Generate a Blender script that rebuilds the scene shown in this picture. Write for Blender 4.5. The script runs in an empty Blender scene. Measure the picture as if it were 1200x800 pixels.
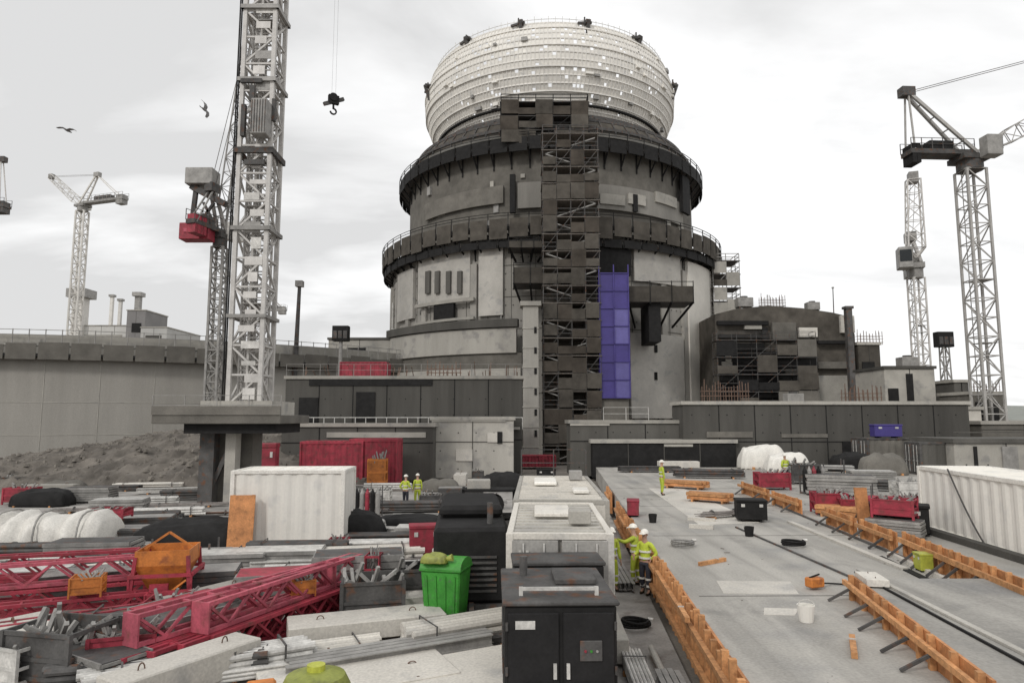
import bpy, bmesh, math, random
from mathutils import Vector, Matrix
random.seed(7)
R_ = math.radians
scene = bpy.context.scene
COL = scene.collection

# ------------------------------------------------------------ camera
F = 800.0; PITCH = math.atan(90/800.0); EYE = 5.0
cam_d = bpy.data.cameras.new('camera'); cam = bpy.data.objects.new('camera', cam_d); COL.objects.link(cam)
cam_d.sensor_width = 36; cam_d.lens = 24; cam_d.clip_start = .1; cam_d.clip_end = 20000
cam.location = (0, 0, EYE); cam.rotation_euler = (math.pi/2 + PITCH, 0, 0)
scene.camera = cam
FW = Vector((0, math.cos(PITCH), math.sin(PITCH))); UP = Vector((0, -math.sin(PITCH), math.cos(PITCH)))
O = Vector((0, 0, EYE))
def ray(px, py): return FW + Vector((1, 0, 0))*((px-600)/F) + UP*((400-py)/F)
def at(px, py, Y): d = ray(px, py); return O + d*(Y/d.y)
def gp(px, py, z=0.0): d = ray(px, py); return O + d*((z-EYE)/d.z)

# ------------------------------------------------------------ materials
MATS = {}
def mat(name, col, rough=.8, var=.25, scale=1.5, bump=.15, metal=0.0, streak=0.0, dirt=None, fine=18.0, rust=0.0, grain=1.0):
    if name in MATS: return MATS[name]
    if max(col)-min(col) < .03: col = (min(1, col[0]*1.035), col[1], col[2]*.935)
    m = bpy.data.materials.new(name); m.use_nodes = True; nt = m.node_tree; N = nt.nodes; L = nt.links
    b = N['Principled BSDF']; b.inputs['Specular IOR Level'].default_value = .2 if max(col) < .12 else .45; b.inputs['Roughness'].default_value = rough; b.inputs['Metallic'].default_value = metal
    tc = N.new('ShaderNodeTexCoord'); geo = N.new('ShaderNodeNewGeometry')
    n1 = N.new('ShaderNodeTexNoise'); n1.inputs['Scale'].default_value = scale; n1.inputs['Detail'].default_value = 6; n1.inputs['Roughness'].default_value = .65
    n2 = N.new('ShaderNodeTexNoise'); n2.inputs['Scale'].default_value = fine; n2.inputs['Detail'].default_value = 4
    mp = N.new('ShaderNodeMapping'); mp.inputs['Scale'].default_value = (1, 1, .12 if streak else 1)
    oi = N.new('ShaderNodeObjectInfo')
    L.new(geo.outputs['Position'], mp.inputs['Vector']); L.new(mp.outputs['Vector'], n1.inputs['Vector']); L.new(geo.outputs['Position'], n2.inputs['Vector'])
    mix = N.new('ShaderNodeMix'); mix.data_type = 'RGBA'
    c1 = [c*(1-var) for c in col]; c2 = [min(1, c*(1+var)) for c in col]
    rmp = N.new('ShaderNodeMapRange'); rmp.inputs['From Min'].default_value = .32; rmp.inputs['From Max'].default_value = .68
    L.new(n1.outputs['Fac'], rmp.inputs['Value']); L.new(rmp.outputs['Result'], mix.inputs[0])
    mix.inputs[6].default_value = (*c1, 1); mix.inputs[7].default_value = (*c2, 1)
    out = mix.outputs[2]
    if dirt or rust:
        dc = dirt or (.16, .07, .035)
        n3 = N.new('ShaderNodeTexNoise'); n3.inputs['Scale'].default_value = scale*2.3; n3.inputs['Detail'].default_value = 8
        L.new(geo.outputs['Position'], n3.inputs['Vector'])
        r3 = N.new('ShaderNodeMapRange'); r3.inputs['From Min'].default_value = .56-rust*.1; r3.inputs['From Max'].default_value = .7
        r3.inputs['To Max'].default_value = .75
        L.new(n3.outputs['Fac'], r3.inputs['Value'])
        mx = N.new('ShaderNodeMix'); mx.data_type = 'RGBA'; L.new(r3.outputs['Result'], mx.inputs[0]); L.new(out, mx.inputs[6]); mx.inputs[7].default_value = (*dc, 1)
        out = mx.outputs[2]
    # small difference of tone from one piece to the next and fine grain
    fr = N.new('ShaderNodeMapRange'); fr.inputs['From Min'].default_value = .3; fr.inputs['From Max'].default_value = .7
    fr.inputs['To Min'].default_value = 1-.14*grain; fr.inputs['To Max'].default_value = 1+.1*grain; L.new(n2.outputs['Fac'], fr.inputs['Value'])
    orr = N.new('ShaderNodeMapRange'); orr.inputs['To Min'].default_value = .84; orr.inputs['To Max'].default_value = 1.14; L.new(oi.outputs['Random'], orr.inputs['Value'])
    mm = N.new('ShaderNodeMath'); mm.operation = 'MULTIPLY'; L.new(fr.outputs['Result'], mm.inputs[0]); L.new(orr.outputs['Result'], mm.inputs[1])
    sc = N.new('ShaderNodeVectorMath'); sc.operation = 'SCALE'; L.new(out, sc.inputs[0]); L.new(mm.outputs[0], sc.inputs['Scale'])
    L.new(sc.outputs[0], b.inputs['Base Color'])
    if bump:
        bp = N.new('ShaderNodeBump'); bp.inputs['Strength'].default_value = bump; bp.inputs['Distance'].default_value = .02
        L.new(n2.outputs['Fac'], bp.inputs['Height']); L.new(bp.outputs[0], b.inputs['Normal'])
    MATS[name] = m; return m

M_conc = mat('concrete', (.36, .355, .34), .9, .16, .5, .25, dirt=(.24, .235, .225))
M_wallc = mat('wall concrete', (.40, .395, .38), .9, .18, .35, .25, streak=1, dirt=(.26, .25, .24))
M_light = mat('pale concrete', (.58, .57, .55), .9, .12, .5, .2, dirt=(.42, .41, .39))
M_slab = mat('slab concrete', (.35, .346, .337), .85, .13, .22, .2, dirt=(.25, .246, .238), rust=.35)
def weather_slab(m):
    nt = m.node_tree; N = nt.nodes; L = nt.links; b = N['Principled BSDF']; src = b.inputs['Base Color'].links[0].from_socket
    geo = N.new('ShaderNodeNewGeometry'); mp = N.new('ShaderNodeMapping'); mp.inputs['Scale'].default_value = (1.6, .12, 1); mp.inputs['Rotation'].default_value = (0, 0, R_(4))
    n1 = N.new('ShaderNodeTexNoise'); n1.inputs['Scale'].default_value = .9; n1.inputs['Detail'].default_value = 9; n1.inputs['Distortion'].default_value = .6
    L.new(geo.outputs['Position'], mp.inputs['Vector']); L.new(mp.outputs[0], n1.inputs['Vector'])
    n2 = N.new('ShaderNodeTexNoise'); n2.inputs['Scale'].default_value = .35; n2.inputs['Detail'].default_value = 10; n2.inputs['Roughness'].default_value = .7; n2.inputs['Distortion'].default_value = 1.2; L.new(geo.outputs['Position'], n2.inputs['Vector'])
    r1 = N.new('ShaderNodeMapRange'); r1.inputs['From Min'].default_value = .42; r1.inputs['From Max'].default_value = .7; r1.inputs['To Min'].default_value = 1.05; r1.inputs['To Max'].default_value = .78; L.new(n1.outputs['Fac'], r1.inputs['Value'])
    r2 = N.new('ShaderNodeMapRange'); r2.inputs['From Min'].default_value = .56; r2.inputs['From Max'].default_value = .66; r2.inputs['To Min'].default_value = 1.03; r2.inputs['To Max'].default_value = .76; L.new(n2.outputs['Fac'], r2.inputs['Value'])
    mu = N.new('ShaderNodeMath'); mu.operation = 'MULTIPLY'; L.new(r1.outputs[0], mu.inputs[0]); L.new(r2.outputs[0], mu.inputs[1])
    sc = N.new('ShaderNodeVectorMath'); sc.operation = 'SCALE'; L.new(src, sc.inputs[0]); L.new(mu.outputs[0], sc.inputs['Scale']); L.new(sc.outputs[0], b.inputs['Base Color'])
    r3 = N.new('ShaderNodeMapRange'); r3.inputs['From Min'].default_value = .58; r3.inputs['From Max'].default_value = .7; r3.inputs['To Min'].default_value = .85; r3.inputs['To Max'].default_value = .38; L.new(n2.outputs['Fac'], r3.inputs['Value']); L.new(r3.outputs[0], b.inputs['Roughness'])
weather_slab(M_slab)
M_drum = mat('drum concrete', (.34, .335, .325), .9, .16, .35, .25, streak=1, dirt=(.22, .215, .205))
M_drumd = mat('shaded concrete face', (.21, .207, .2), .9, .2, .4, .25, streak=1)  # concrete of the upper drum panels, shade put into its darker colour
M_drumL = mat('cast face', (.47, .465, .455), .9, .12, .5, .2, dirt=(.34, .335, .325))
M_darkc = mat('dark concrete', (.10, .099, .096), .9, .25, .4, .2, streak=1)
M_ply = mat('plywood', (.50, .22, .085), .7, .3, 2.5, .2, dirt=(.26, .12, .05))
M_tim = mat('sawn timber', (.52, .26, .11), .8, .3, 4, .25, dirt=(.3, .14, .06))
M_red = mat('red paint', (.31, .032, .052), .6, .35, 1.6, .2, dirt=(.14, .045, .04), rust=.5)
M_pink = mat('faded red paint', (.44, .09, .125), .7, .35, 1.6, .2, dirt=(.2, .07, .06), rust=.6)
M_org = mat('orange paint', (.5, .17, .035), .55, .3, 1.6, .15, dirt=(.22, .07, .03))
M_grn = mat('green plastic', (.04, .24, .028), .55, .25, 3, .1, dirt=(.07, .15, .06))
M_yel = mat('yellow paint', (.42, .44, .06), .5, .2, 2, .1, dirt=(.2, .2, .05))
M_olive = mat('olive yellow paint', (.30, .33, .07), .5, .2, 2, .1, dirt=(.16, .17, .05))
M_blue = mat('blue sheeting', (.06, .045, .21), .55, .15, .8, .3)
M_blu2 = mat('pale blue sheeting', (.13, .115, .33), .55, .15, .8, .3)
M_blk = mat('black steel', (.018, .018, .019), .75, .3, 2, .1)
M_dk = mat('dark steel', (.085, .085, .088), .6, .35, 1.5, .15, rust=.1)
M_mid = mat('grey steel', (.27, .27, .272), .55, .3, 1.5, .15)
M_galv = mat('galvanised steel', (.52, .525, .53), .45, .25, 3, .1, metal=.1)
M_mast = mat('crane grey paint', (.56, .56, .57), .5, .15, 1.5, .05)
M_mastr = mat('crane weathered paint', (.42, .42, .425), .5, .15, 1.5, .05)
M_mastw = mat('crane pale paint', (.62, .62, .62), .5, .12, 1.5, .05)
M_white = mat('white paint', (.80, .80, .79), .45, .04, .6, .02, dirt=(.66, .65, .62), fine=9, grain=.25)
M_sheet = mat('white sheeting', (.76, .76, .75), .5, .1, 1.5, .4)
M_liner = mat('liner steel', (.88, .88, .875), .6, .05, .35, .1, dirt=(.62, .62, .61))
M_rust = mat('rebar steel', (.15, .095, .07), .8, .35, 4, .1)
M_rebar = mat('dull rebar', (.33, .30, .28), .75, .3, 4, .1)
M_net = mat('dark netting', (.088, .082, .075), .95, .35, .6, .5)
M_netl = mat('grey netting', (.15, .145, .136), .95, .25, .6, .4)
M_netb = mat('brown netting', (.07, .062, .055), .95, .35, .6, .5)
M_earth = mat('earth', (.21, .19, .165), .95, .3, .25, .4)
M_earthd = mat('wet earth', (.14, .125, .108), .95, .45, .6, .8)
M_hill = mat('far fields', (.26, .28, .27), 1, .15, .01, 0)
M_glass = mat('dark glass', (.03, .035, .04), .12, .05, 1, 0)
M_tim2 = mat('weathered boards', (.17, .15, .13), .9, .3, 3, .3)
M_skin = mat('skin', (.42, .25, .18), .6, .05, 3, 0)
M_hv = mat('hi-vis yellow', (.44, .52, .05), .7, .12, 6, .2)
M_hvo = mat('hi-vis orange', (.7, .2, .04), .7, .12, 6, .2)
M_navy = mat('navy trousers', (.035, .037, .05), .85, .15, 6, .2)
M_refl = mat('reflective tape', (.65, .66, .66), .35, .05, 6, 0)
M_helm = mat('white helmet', (.8, .8, .78), .35, .03, 6, 0)
M_helr = mat('red helmet', (.55, .05, .06), .35, .03, 6, 0)
M_boot = mat('boot leather', (.04, .03, .02), .7, .1, 6, .1)
M_gull = mat('grey feathers', (.2, .2, .21), .8, .1, 8, 0)

# ------------------------------------------------------------ mesh builder
class MB:
    def __init__(s): s.v = []; s.f = []
    def add(s, vs, fs):
        o = len(s.v); s.v += [tuple(v) for v in vs]; s.f += [tuple(i+o for i in f) for f in fs]; return s
    def box(s, x, y, z, sx, sy, sz, rz=0.0, tilt=0.0):
        """centre x,y; z is the bottom"""
        M = Matrix.Rotation(rz, 3, 'Z') @ Matrix.Rotation(tilt, 3, 'X')
        vs = []
        for k in (0, 1):
            for a, b in ((-1, -1), (1, -1), (1, 1), (-1, 1)):
                vs.append(M @ Vector((a*sx/2, b*sy/2, (k-.5)*sz)) + Vector((x, y, z+sz/2)))
        return s.add(vs, [(3, 2, 1, 0), (4, 5, 6, 7), (0, 1, 5, 4), (1, 2, 6, 5), (2, 3, 7, 6), (3, 0, 4, 7)])
    def bar(s, p, q, w, h=None):
        h = h or w; p = Vector(p); q = Vector(q); d = (q-p)
        if d.length < 1e-6: return s
        d.normalize(); u = Vector((0, 0, 1)) if abs(d.z) < .95 else Vector((0, 1, 0))
        a = d.cross(u).normalized(); b = a.cross(d).normalized()
        vs = [e + a*(i*w/2) + b*(j*h/2) for e in (p, q) for i, j in ((-1, -1), (1, -1), (1, 1), (-1, 1))]
        return s.add(vs, [(3, 2, 1, 0), (4, 5, 6, 7), (0, 1, 5, 4), (1, 2, 6, 5), (2, 3, 7, 6), (3, 0, 4, 7)])
    def tube(s, p, q, r, n=8, r2=None, hollow=False):
        p = Vector(p); q = Vector(q); d = (q-p).normalized(); r2 = r if r2 is None else r2
        u = Vector((0, 0, 1)) if abs(d.z) < .95 else Vector((0, 1, 0)); a = d.cross(u).normalized(); b = a.cross(d).normalized()
        vs = []
        for e, rr in ((p, r), (q, r2)):
            for i in range(n):
                t = 2*math.pi*i/n; vs.append(e + a*(rr*math.cos(t)) + b*(rr*math.sin(t)))
        fs = [(i, (i+1) % n, n+(i+1) % n, n+i) for i in range(n)]
        if not hollow: fs += [tuple(range(n))[::-1], tuple(range(n, 2*n))]
        return s.add(vs, fs)
    def prism(s, poly, z0, z1):
        n = len(poly); vs = [(x, y, z0) for x, y in poly] + [(x, y, z1) for x, y in poly]
        return s.add(vs, [tuple(range(n))[::-1], tuple(range(n, 2*n))] + [(i, (i+1) % n, n+(i+1) % n, n+i) for i in range(n)])
    def arc(s, C, Ri, Ro, z0, z1, a0, a1, n=24, Ri2=None, Ro2=None):
        """curved box round C; angle 0 faces the camera, positive to the right; Ri2, Ro2 are the radii at the top"""
        Ri2 = Ri if Ri2 is None else Ri2; Ro2 = Ro if Ro2 is None else Ro2
        full = abs(a1-a0) > 2*math.pi-1e-4; m = n if full else n+1; vs = []
        for i in range(m):
            a = a0+(a1-a0)*i/n; sx, sy = math.sin(a), -math.cos(a)
            for rr, z in ((Ri, z0), (Ro, z0), (Ro2, z1), (Ri2, z1)): vs.append((C[0]+rr*sx, C[1]+rr*sy, z))
        fs = []
        for i in range(n):
            p = 4*i; q = 4*((i+1) % m)
            for k in range(4): fs.append((p+k, q+k, q+(k+1) % 4, p+(k+1) % 4)[::1])
        if not full: fs += [(0, 1, 2, 3), (4*n+3, 4*n+2, 4*n+1, 4*n)]
        return s.add(vs, fs)
    def lathe(s, prof, n=24, C=(0, 0)):
        vs = [(C[0]+r*math.cos(2*math.pi*i/n), C[1]+r*math.sin(2*math.pi*i/n), z) for r, z in prof for i in range(n)]
        fs = [(k*n+i, k*n+(i+1) % n, (k+1)*n+(i+1) % n, (k+1)*n+i) for k in range(len(prof)-1) for i in range(n)]
        fs += [tuple(range(n))[::-1], tuple((len(prof)-1)*n+i for i in range(n))]
        return s.add(vs, fs)
    def build(s, name, m, parent=None, bevel=0, smooth=False):
        me = bpy.data.meshes.new(name); me.from_pydata(s.v, [], s.f); me.update()
        bm = bmesh.new(); bm.from_mesh(me); bmesh.ops.recalc_face_normals(bm, faces=bm.faces[:]); bm.to_mesh(me); bm.free()
        me.materials.append(m)
        if smooth: me.shade_smooth()
        o = bpy.data.objects.new(name, me); COL.objects.link(o)
        if parent: o.parent = parent
        if bevel:
            b = o.modifiers.new('bevel', 'BEVEL'); b.width = bevel; b.segments = 1; b.limit_method = 'ANGLE'
        return o

def thing(name, label, cat, loc=(0, 0, 0), rz=0.0, group=None):
    o = bpy.data.objects.new(name, None); COL.objects.link(o); o.location = loc; o.rotation_euler = (0, 0, rz)
    o.empty_display_size = .2; o['label'] = label; o['category'] = cat
    if group: o['group'] = group
    return o
def tag(o, label, cat, group=None):
    o['label'] = label; o['category'] = cat
    if group: o['group'] = group
    return o
def struct(name, mb, m, kind='structure', **k):
    o = mb.build(name, m, **k); o['kind'] = kind; return o
def copy_tree(o, parent=None):
    c = o.copy(); COL.objects.link(c)
    if parent: c.parent = parent
    for ch in list(o.children): copy_tree(ch, c)
    return c
PR = {}
def proto(key, maker, label, cat, loc, rz, group=None, scale=None):
    """first call builds the thing, later calls copy it with its parts"""
    if key not in PR: r = maker(); PR[key] = r
    else: r = copy_tree(PR[key])
    r.location = loc; r.rotation_euler = (0, 0, rz); r['label'] = label; r['category'] = cat
    if group: r['group'] = group
    elif 'group' in r: del r['group']
    if scale: r.scale = scale if hasattr(scale, '__len__') else (scale,)*3
    return r
def E(name):
    o = bpy.data.objects.new(name, None); COL.objects.link(o); o.empty_display_size = .2; return o

# ============================================================ SETTING
g = MB(); S = 6000
g.add([(-S, -300, -.25), (S, -300, -.25), (S, S, -.25), (-S, S, -.25)], [(0, 1, 2, 3)])
struct('ground', g, M_earth)
yard = MB().prism([(-30, 3), (2.6, 3), (6.0, 48), (-30, 48)], -.2, 0)
struct('yard', yard, mat('yard concrete', (.31, .295, .275), .9, .35, .5, .3, dirt=(.12, .10, .085)))
def edge_x(Y): return 2.78 + .0725*Y
slab = MB().prism([(edge_x(6), 6), (34, 6), (34, 57), (edge_x(57), 57)], -.1, 1.0)
struct('slab', slab, M_slab, bevel=.02)
ub = MB().prism([(7.7-.1875*11.9, 4), (10.3, 4), (10.75, 15.9), (7.7, 15.9)], 1.004, 1.42)
struct('upper_slab', ub, M_slab, bevel=.02)
hl = MB()
for k, (dist, h, a, seed) in enumerate(((2600, 115, .0, 1), (1900, 55, .3, 4))):
    n = 120; vs = []
    for i in range(n+1):
        x = -3800 + 7600*i/n
        hh = h*(.55+.3*math.sin(i*.11+seed)+.2*math.sin(i*.31+seed*2)) * (1.0 if x > 0 else .35)
        vs += [(x, dist, -1), (x*1.1, dist+350, max(6, hh)), (x*1.2, dist+900, -1)]
    hl.add(vs, [(3*i+j, 3*i+3+j, 3*i+4+j, 3*i+1+j) for i in range(n) for j in (0, 1)])
struct('hills', hl, M_hill, smooth=True)

# ============================================================ REACTOR BUILDING
D = 108.0; C = (D*math.sin(R_(3.2)), D*math.cos(R_(3.2)))
def cyl(px, py, R):
    """angle and height where the sight line meets a cylinder of radius R round C"""
    d = ray(px, py); ox, oy = -C[0], -C[1]
    A = d.x**2+d.y**2; B = 2*(ox*d.x+oy*d.y); K = ox*ox+oy*oy-R*R; q = B*B-4*A*K
    if q < 0: t = -B/(2*A)
    else: t = (-B-math.sqrt(q))/(2*A)
    p = O+d*t; return math.atan2(p.x-C[0], -(p.y-C[1])), p.z
def cpanel(mb, x0, y0, x1, y1, R, th=.3, n=10):
    ym = (y0+y1)/2; a0, _ = cyl(x0, ym, R); a1, _ = cyl(x1, ym, R); _, zt = cyl((x0+x1)/2, y0, R); _, zb = cyl((x0+x1)/2, y1, R)
    mb.arc(C, R-.15, R+th, zb, zt, a0, a1, n); return a0, a1, zb, zt
TAU = 2*math.pi
def ZZ(y, R): return cyl(645, y, R)[1]
Z_LO, Z_UP, Z_WK, Z_TOP = ZZ(263, 26.3), ZZ(167, 23.9), ZZ(121, 18.3), ZZ(27, 18.6)
print('Z', Z_LO, Z_UP, Z_WK, Z_TOP)
rb = thing('reactor_building', 'huge round concrete reactor building under construction with dark tiered platforms', 'building', (0, 0, 0))
MB().arc(C, 21.5, 24.7, -.2, Z_LO-.4, 0, TAU, 128).build('lower_wall', M_drum, rb)
MB().arc(C, 18.5, 22.3, Z_LO-.4, Z_UP+1.6, 0, TAU, 128).build('upper_wall', M_netl, rb)
# lift joints and tie holes on the lower drum
jm = MB()
for z in (8, 12, 16, 20, 24): jm.arc(C, 24.6, 24.74, z, z+.09, -1.7, 1.7, 100)
for k in range(-13, 14): jm.arc(C, 24.6, 24.735, 0, 27, k*.125-.0015, k*.125+.0015, 1)
jm.build('joint_lines', M_darkc, rb)
for k in range(-9, 10):
    a = k*.17+.06
    if abs(a-.1) < .45: continue
    MB().arc(C, 24.6, 25.15, -.2, 24.5, a-.018, a+.018, 2).build('buttress', M_drum, rb)
# climbing platforms: deck, brackets, guard screens
def platform(Ri, Ro, z, screen_h, name, below=1.6, m=M_net, a0=-math.pi, a1=math.pi, n=120, down=None):
    MB().arc(C, Ri, Ro, z, z+.25, a0, a1, n).build(name+'_deck', M_dk, rb)
    sc = MB(); k = int((a1-a0)*Ro/2.6); st = (a1-a0)/k
    for i in range(k):
        j = random.uniform(-.12, .12); h = screen_h*random.choice((.9, 1, 1, 1.08))
        sc.arc(C, Ro+.02+j*.4, Ro+.1+j*.4, z-(down if down is not None else below*.5)*random.uniform(.8, 1.1), z+h, a0+st*i+.006, a0+st*(i+1)-.006, 2)
    sc.build('guard_screen', m, rb)
    br = MB()
    for i in range(k):
        a = a0+st*i; s_, c_ = math.sin(a), -math.cos(a)
        P = lambda r, zz: (C[0]+r*s_, C[1]+r*c_, zz)
        br.bar(P(Ro, z), P(Ri, z-below*1.9), .16); br.bar(P(Ri+.15, z), P(Ri+.15, z-below*2.2), .2)
        br.bar(P(Ro+.12, z-.4), P(Ro+.12, z+screen_h+.7), .1)
    for zz in (.35, .7): br.arc(C, Ro+.1, Ro+.17, z+screen_h+zz-.03, z+screen_h+zz+.03, a0, a1, n)
    br.build('bracket', M_blk, rb)
platform(24.5, 26.3, Z_LO, 1.0, 'lower_platform', below=1.7, m=M_net, down=1.5)
platform(24.3, 26.0, Z_LO-2.2, .6, 'hanging_platform', below=.6, m=M_blk, down=.4)
platform(22.2, 23.9, Z_UP, .9, 'upper_platform', below=1.2, m=M_blk, down=.9)
MB().arc(C, 21.8, 23.3, Z_UP+1.3, Z_UP+2.9, 0, TAU, 128, Ri2=21.0, Ro2=21.8).build('shell_edge', M_darkc, rb)
# domed shell rising to the liner ring
dz_ = Z_WK-1.3-Z_UP-1.0
prof = [(22.6, Z_UP+1.0), (22.4, Z_UP+1+dz_*.3), (21.3, Z_UP+1+dz_*.58), (19.6, Z_UP+1+dz_*.8), (17.9, Z_UP+1+dz_*.96), (15.0, Z_UP+1+dz_)]
MB().lathe(prof, 128, C).build('dome_shell', M_net, rb, smooth=True)
bd = MB()
for r, z in prof[1:-1]: bd.arc(C, r-.3, r+.18, z-.15, z+.25, 0, TAU, 120)
for i in range(72):
    a = i*TAU/72
    for (r0, z0), (r1, z1) in zip(prof[:-1], prof[1:]):
        bd.bar((C[0]+(r0+.1)*math.sin(a), C[1]-(r0+.1)*math.cos(a), z0), (C[0]+(r1+.1)*math.sin(a), C[1]-(r1+.1)*math.cos(a), z1), .16)
bd.build('shell_ribs', M_dk, rb)
# pale panels, ledges, openings in the drum
m_ = MB(); cpanel(m_, 492, 296, 552, 352, 24.9); m_.build('cast_panel', M_drumL, rb)
m_ = MB(); cpanel(m_, 562, 292, 590, 370, 24.9); m_.build('cast_panel', M_drumL, rb)
m_ = MB(); cpanel(m_, 468, 318, 486, 375, 24.9); m_.build('cast_panel', M_drumL, rb)
m_ = MB(); cpanel(m_, 742, 287, 795, 332, 25.0); m_.build('cast_panel', M_drumL, rb)
m_ = MB(); cpanel(m_, 738, 392, 800, 490, 25.0); m_.build('cast_panel', M_drumL, rb)
m_ = MB(); cpanel(m_, 806, 312, 833, 470, 25.05, n=6); m_.build('pale_pier', mat('pier concrete', (.58, .575, .56), .9, .08, .5, .2), rb)
m_ = MB()
for bx in (500, 511, 524, 537): cpanel(m_, bx, 318, bx+5, 344, 25.25, n=2)
m_.build('recess_strip', M_darkc, rb)
th_ = MB()
for z in range(9, 26, 2):
    for k in range(-40, 41): th_.arc(C, 24.6, 24.76, z-.07, z+.07, k*.04-.003, k*.04+.003, 1)
th_.build('tie_holes', M_darkc, rb)['kind'] = 'stuff'
for k, a_ in enumerate((-1.25, -.98, -.3, .12, .52, .8)):
    q = MB(); P = lambda rr, zz: (C[0]+rr*math.sin(a_), C[1]-rr*math.cos(a_), zz)
    q.tube(P(24.95, 4), P(24.95, 22-k % 3), .14, 8)
    for zz in range(6, 21, 3): q.box(*P(24.85, zz), .5, .5, .12)
    q.build('riser_pipe', [M_galv, M_dk, M_mid][k % 3], rb)
for k in range(10):
    a_ = random.uniform(-1.1, 1.1); z_ = random.uniform(29, Z_UP-3); q = MB()
    q.arc(C, 22.2, 22.2+random.uniform(.15, .5), z_, z_+random.uniform(.3, 1.4), a_, a_+random.uniform(.02, .08), 3); q.build('embed_plate', random.choice([M_mid, M_dk, M_conc]), rb)
op = MB(); cpanel(op, 510, 356, 533, 374, 25.3, n=4); op.build('opening', M_blk, rb)
fr = MB(); cpanel(fr, 488, 352, 556, 356, 25.45); cpanel(fr, 488, 374, 556, 377, 25.45); fr.build('opening_frame', M_conc, rb)
m_ = MB(); cpanel(m_, 462, 388, 606, 416, 27.0, th=.6, n=24); m_.build('ledge', M_wallc, rb)
m_ = MB(); cpanel(m_, 460, 378, 608, 387, 27.0, th=.9, n=24); m_.build('ledge_deck', M_darkc, rb)
m_ = MB(); cpanel(m_, 455, 416, 612, 434, 27.0, th=.3, n=24); m_.build('ledge', M_netl, rb)
m_ = MB(); cpanel(m_, 455, 434, 612, 500, 27.0, th=1.2, n=24); m_.build('ledge', M_conc, rb)
# upper drum panels
m_ = MB(); cpanel(m_, 692, 222, 798, 250, 22.6, th=.25, n=20); m_.build('upper_panel', M_drumd, rb)
m_ = MB(); cpanel(m_, 607, 214, 634, 244, 22.7, th=.25); m_.build('upper_panel', M_drumd, rb)
m_ = MB(); cpanel(m_, 500, 225, 590, 245, 22.6, th=.2, n=16); m_.build('upper_panel', M_netl, rb)
for x0, x1 in ((703, 732), (736, 756), (768, 792)):
    m_ = MB(); cpanel(m_, x0, 228, x1, 240, 22.95, th=.15, n=4); m_.build('pale_board', M_conc, rb)
m_ = MB(); cpanel(m_, 742, 228, 747, 248, 23.1, th=.1, n=2); m_.build('slot', M_blk, rb)
for x0, x1, y0, y1 in ((598, 604, 205, 250), (798, 806, 208, 250), (686, 690, 205, 255)):
    m_ = MB(); cpanel(m_, x0, y0, x1, y1, 23.2, th=.3, n=2); m_.build('screen_post', M_blk, rb)
# cantilevered work platforms on the drum face
def balcony(px0, px1, py0, py1, Y, depth, stem=True):
    a = at(px0, py1, Y); b = at(px1, py0, Y); w = b.x-a.x; h = b.z-a.z; cx = (a.x+b.x)/2
    q = MB(); q.box(cx, Y+depth/2, a.z+h*.55, w, depth, .3)
    q.build('work_platform', M_dk, rb)
    n_ = MB(); n_.box(cx, Y-.06, a.z+h*.55, w, .08, h*.42)
    for s_ in (-1, 1): n_.box(cx+s_*(w/2+.02), Y+depth/2, a.z+h*.55, .08, depth, h*.42)
    n_.build('platform_screen', M_net, rb)
    k = MB()
    for i in range(4):
        x = cx-w/2+w*i/3; k.bar((x, Y, a.z+h*.55), (x*.6+cx*.4, Y+depth, a.z), .2); k.bar((x, Y-.12, a.z+h*.5), (x, Y-.12, a.z+h+.5), .09)
    k.bar((cx-w/2, Y-.12, b.z+.4), (cx+w/2, Y-.12, b.z+.4), .07)
    k.build('platform_strut', M_blk, rb)
balcony(737, 812, 334, 378, 79.0, 4.5)
balcony(602, 660, 312, 356, 79.0, 4.0)
balcony(596, 640, 282, 300, 80.0, 3.0)
m_ = MB(); p = at(768, 390, 79.4); m_.box(p.x, 82, p.z-1, 1.4, 5, 6.0); m_.build('bracket', M_blk, rb)
m_ = MB(); cpanel(m_, 694, 292, 738, 322, 25.2, th=.4); m_.build('recess_strip', M_blk, rb)
m_ = MB()
for y in (404, 436): cpanel(m_, 767, y, 770, y+9, 25.35, th=.1, n=1)
m_.build('opening', M_blk, rb)

# liner ring on top
lr = thing('steel_liner_ring', 'pale steel liner ring with dark lifting brackets on top of the reactor building', 'steel ring', (0, 0, 0))
Rb, Rt, Zb, Zt = 17.3, 20.1, Z_WK-1.5, Z_TOP
def RR(z):
    """the ring bulges: narrow foot, widest above the middle, slightly drawn in at the rim"""
    t = max(0, min(1, (z-Zb)/(Zt-Zb)))
    return 17.0+3.1*math.sin(min(1, t/.62)*math.pi/2) if t < .62 else 20.1-1.5*((t-.62)/.38)**2
def RP(a, z, o=0.0): return (C[0]+(RR(z)+o)*math.sin(a), C[1]-(RR(z)+o)*math.cos(a), z)
NR, NC = 26, 216
ZR = [Zb+(Zt-Zb)*k/NR for k in range(NR+1)]
for k in range(NR+1):
    if k % 2 == 0: MB().arc(C, RR(ZR[k])-.05, RR(ZR[k])+(.22 if k % 6 == 0 else .1), ZR[k]-.09, ZR[k]+.09, 0, TAU, 144).build('hoop', mat('hoop steel', (.74, .74, .74), .55, .1, 1), lr)
vb = MB()
for i in range(NC):
    a = TAU*i/NC
    for k in range(0, NR, 2): vb.bar(RP(a, ZR[k]), RP(a, ZR[k+2]), .13, .2)
vb.build('upright_bars', mat('stiffener steel', (.82, .82, .82), .55, .1, 1), lr)['kind'] = 'stuff'
pls = [MB(), MB(), MB()]
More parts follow.
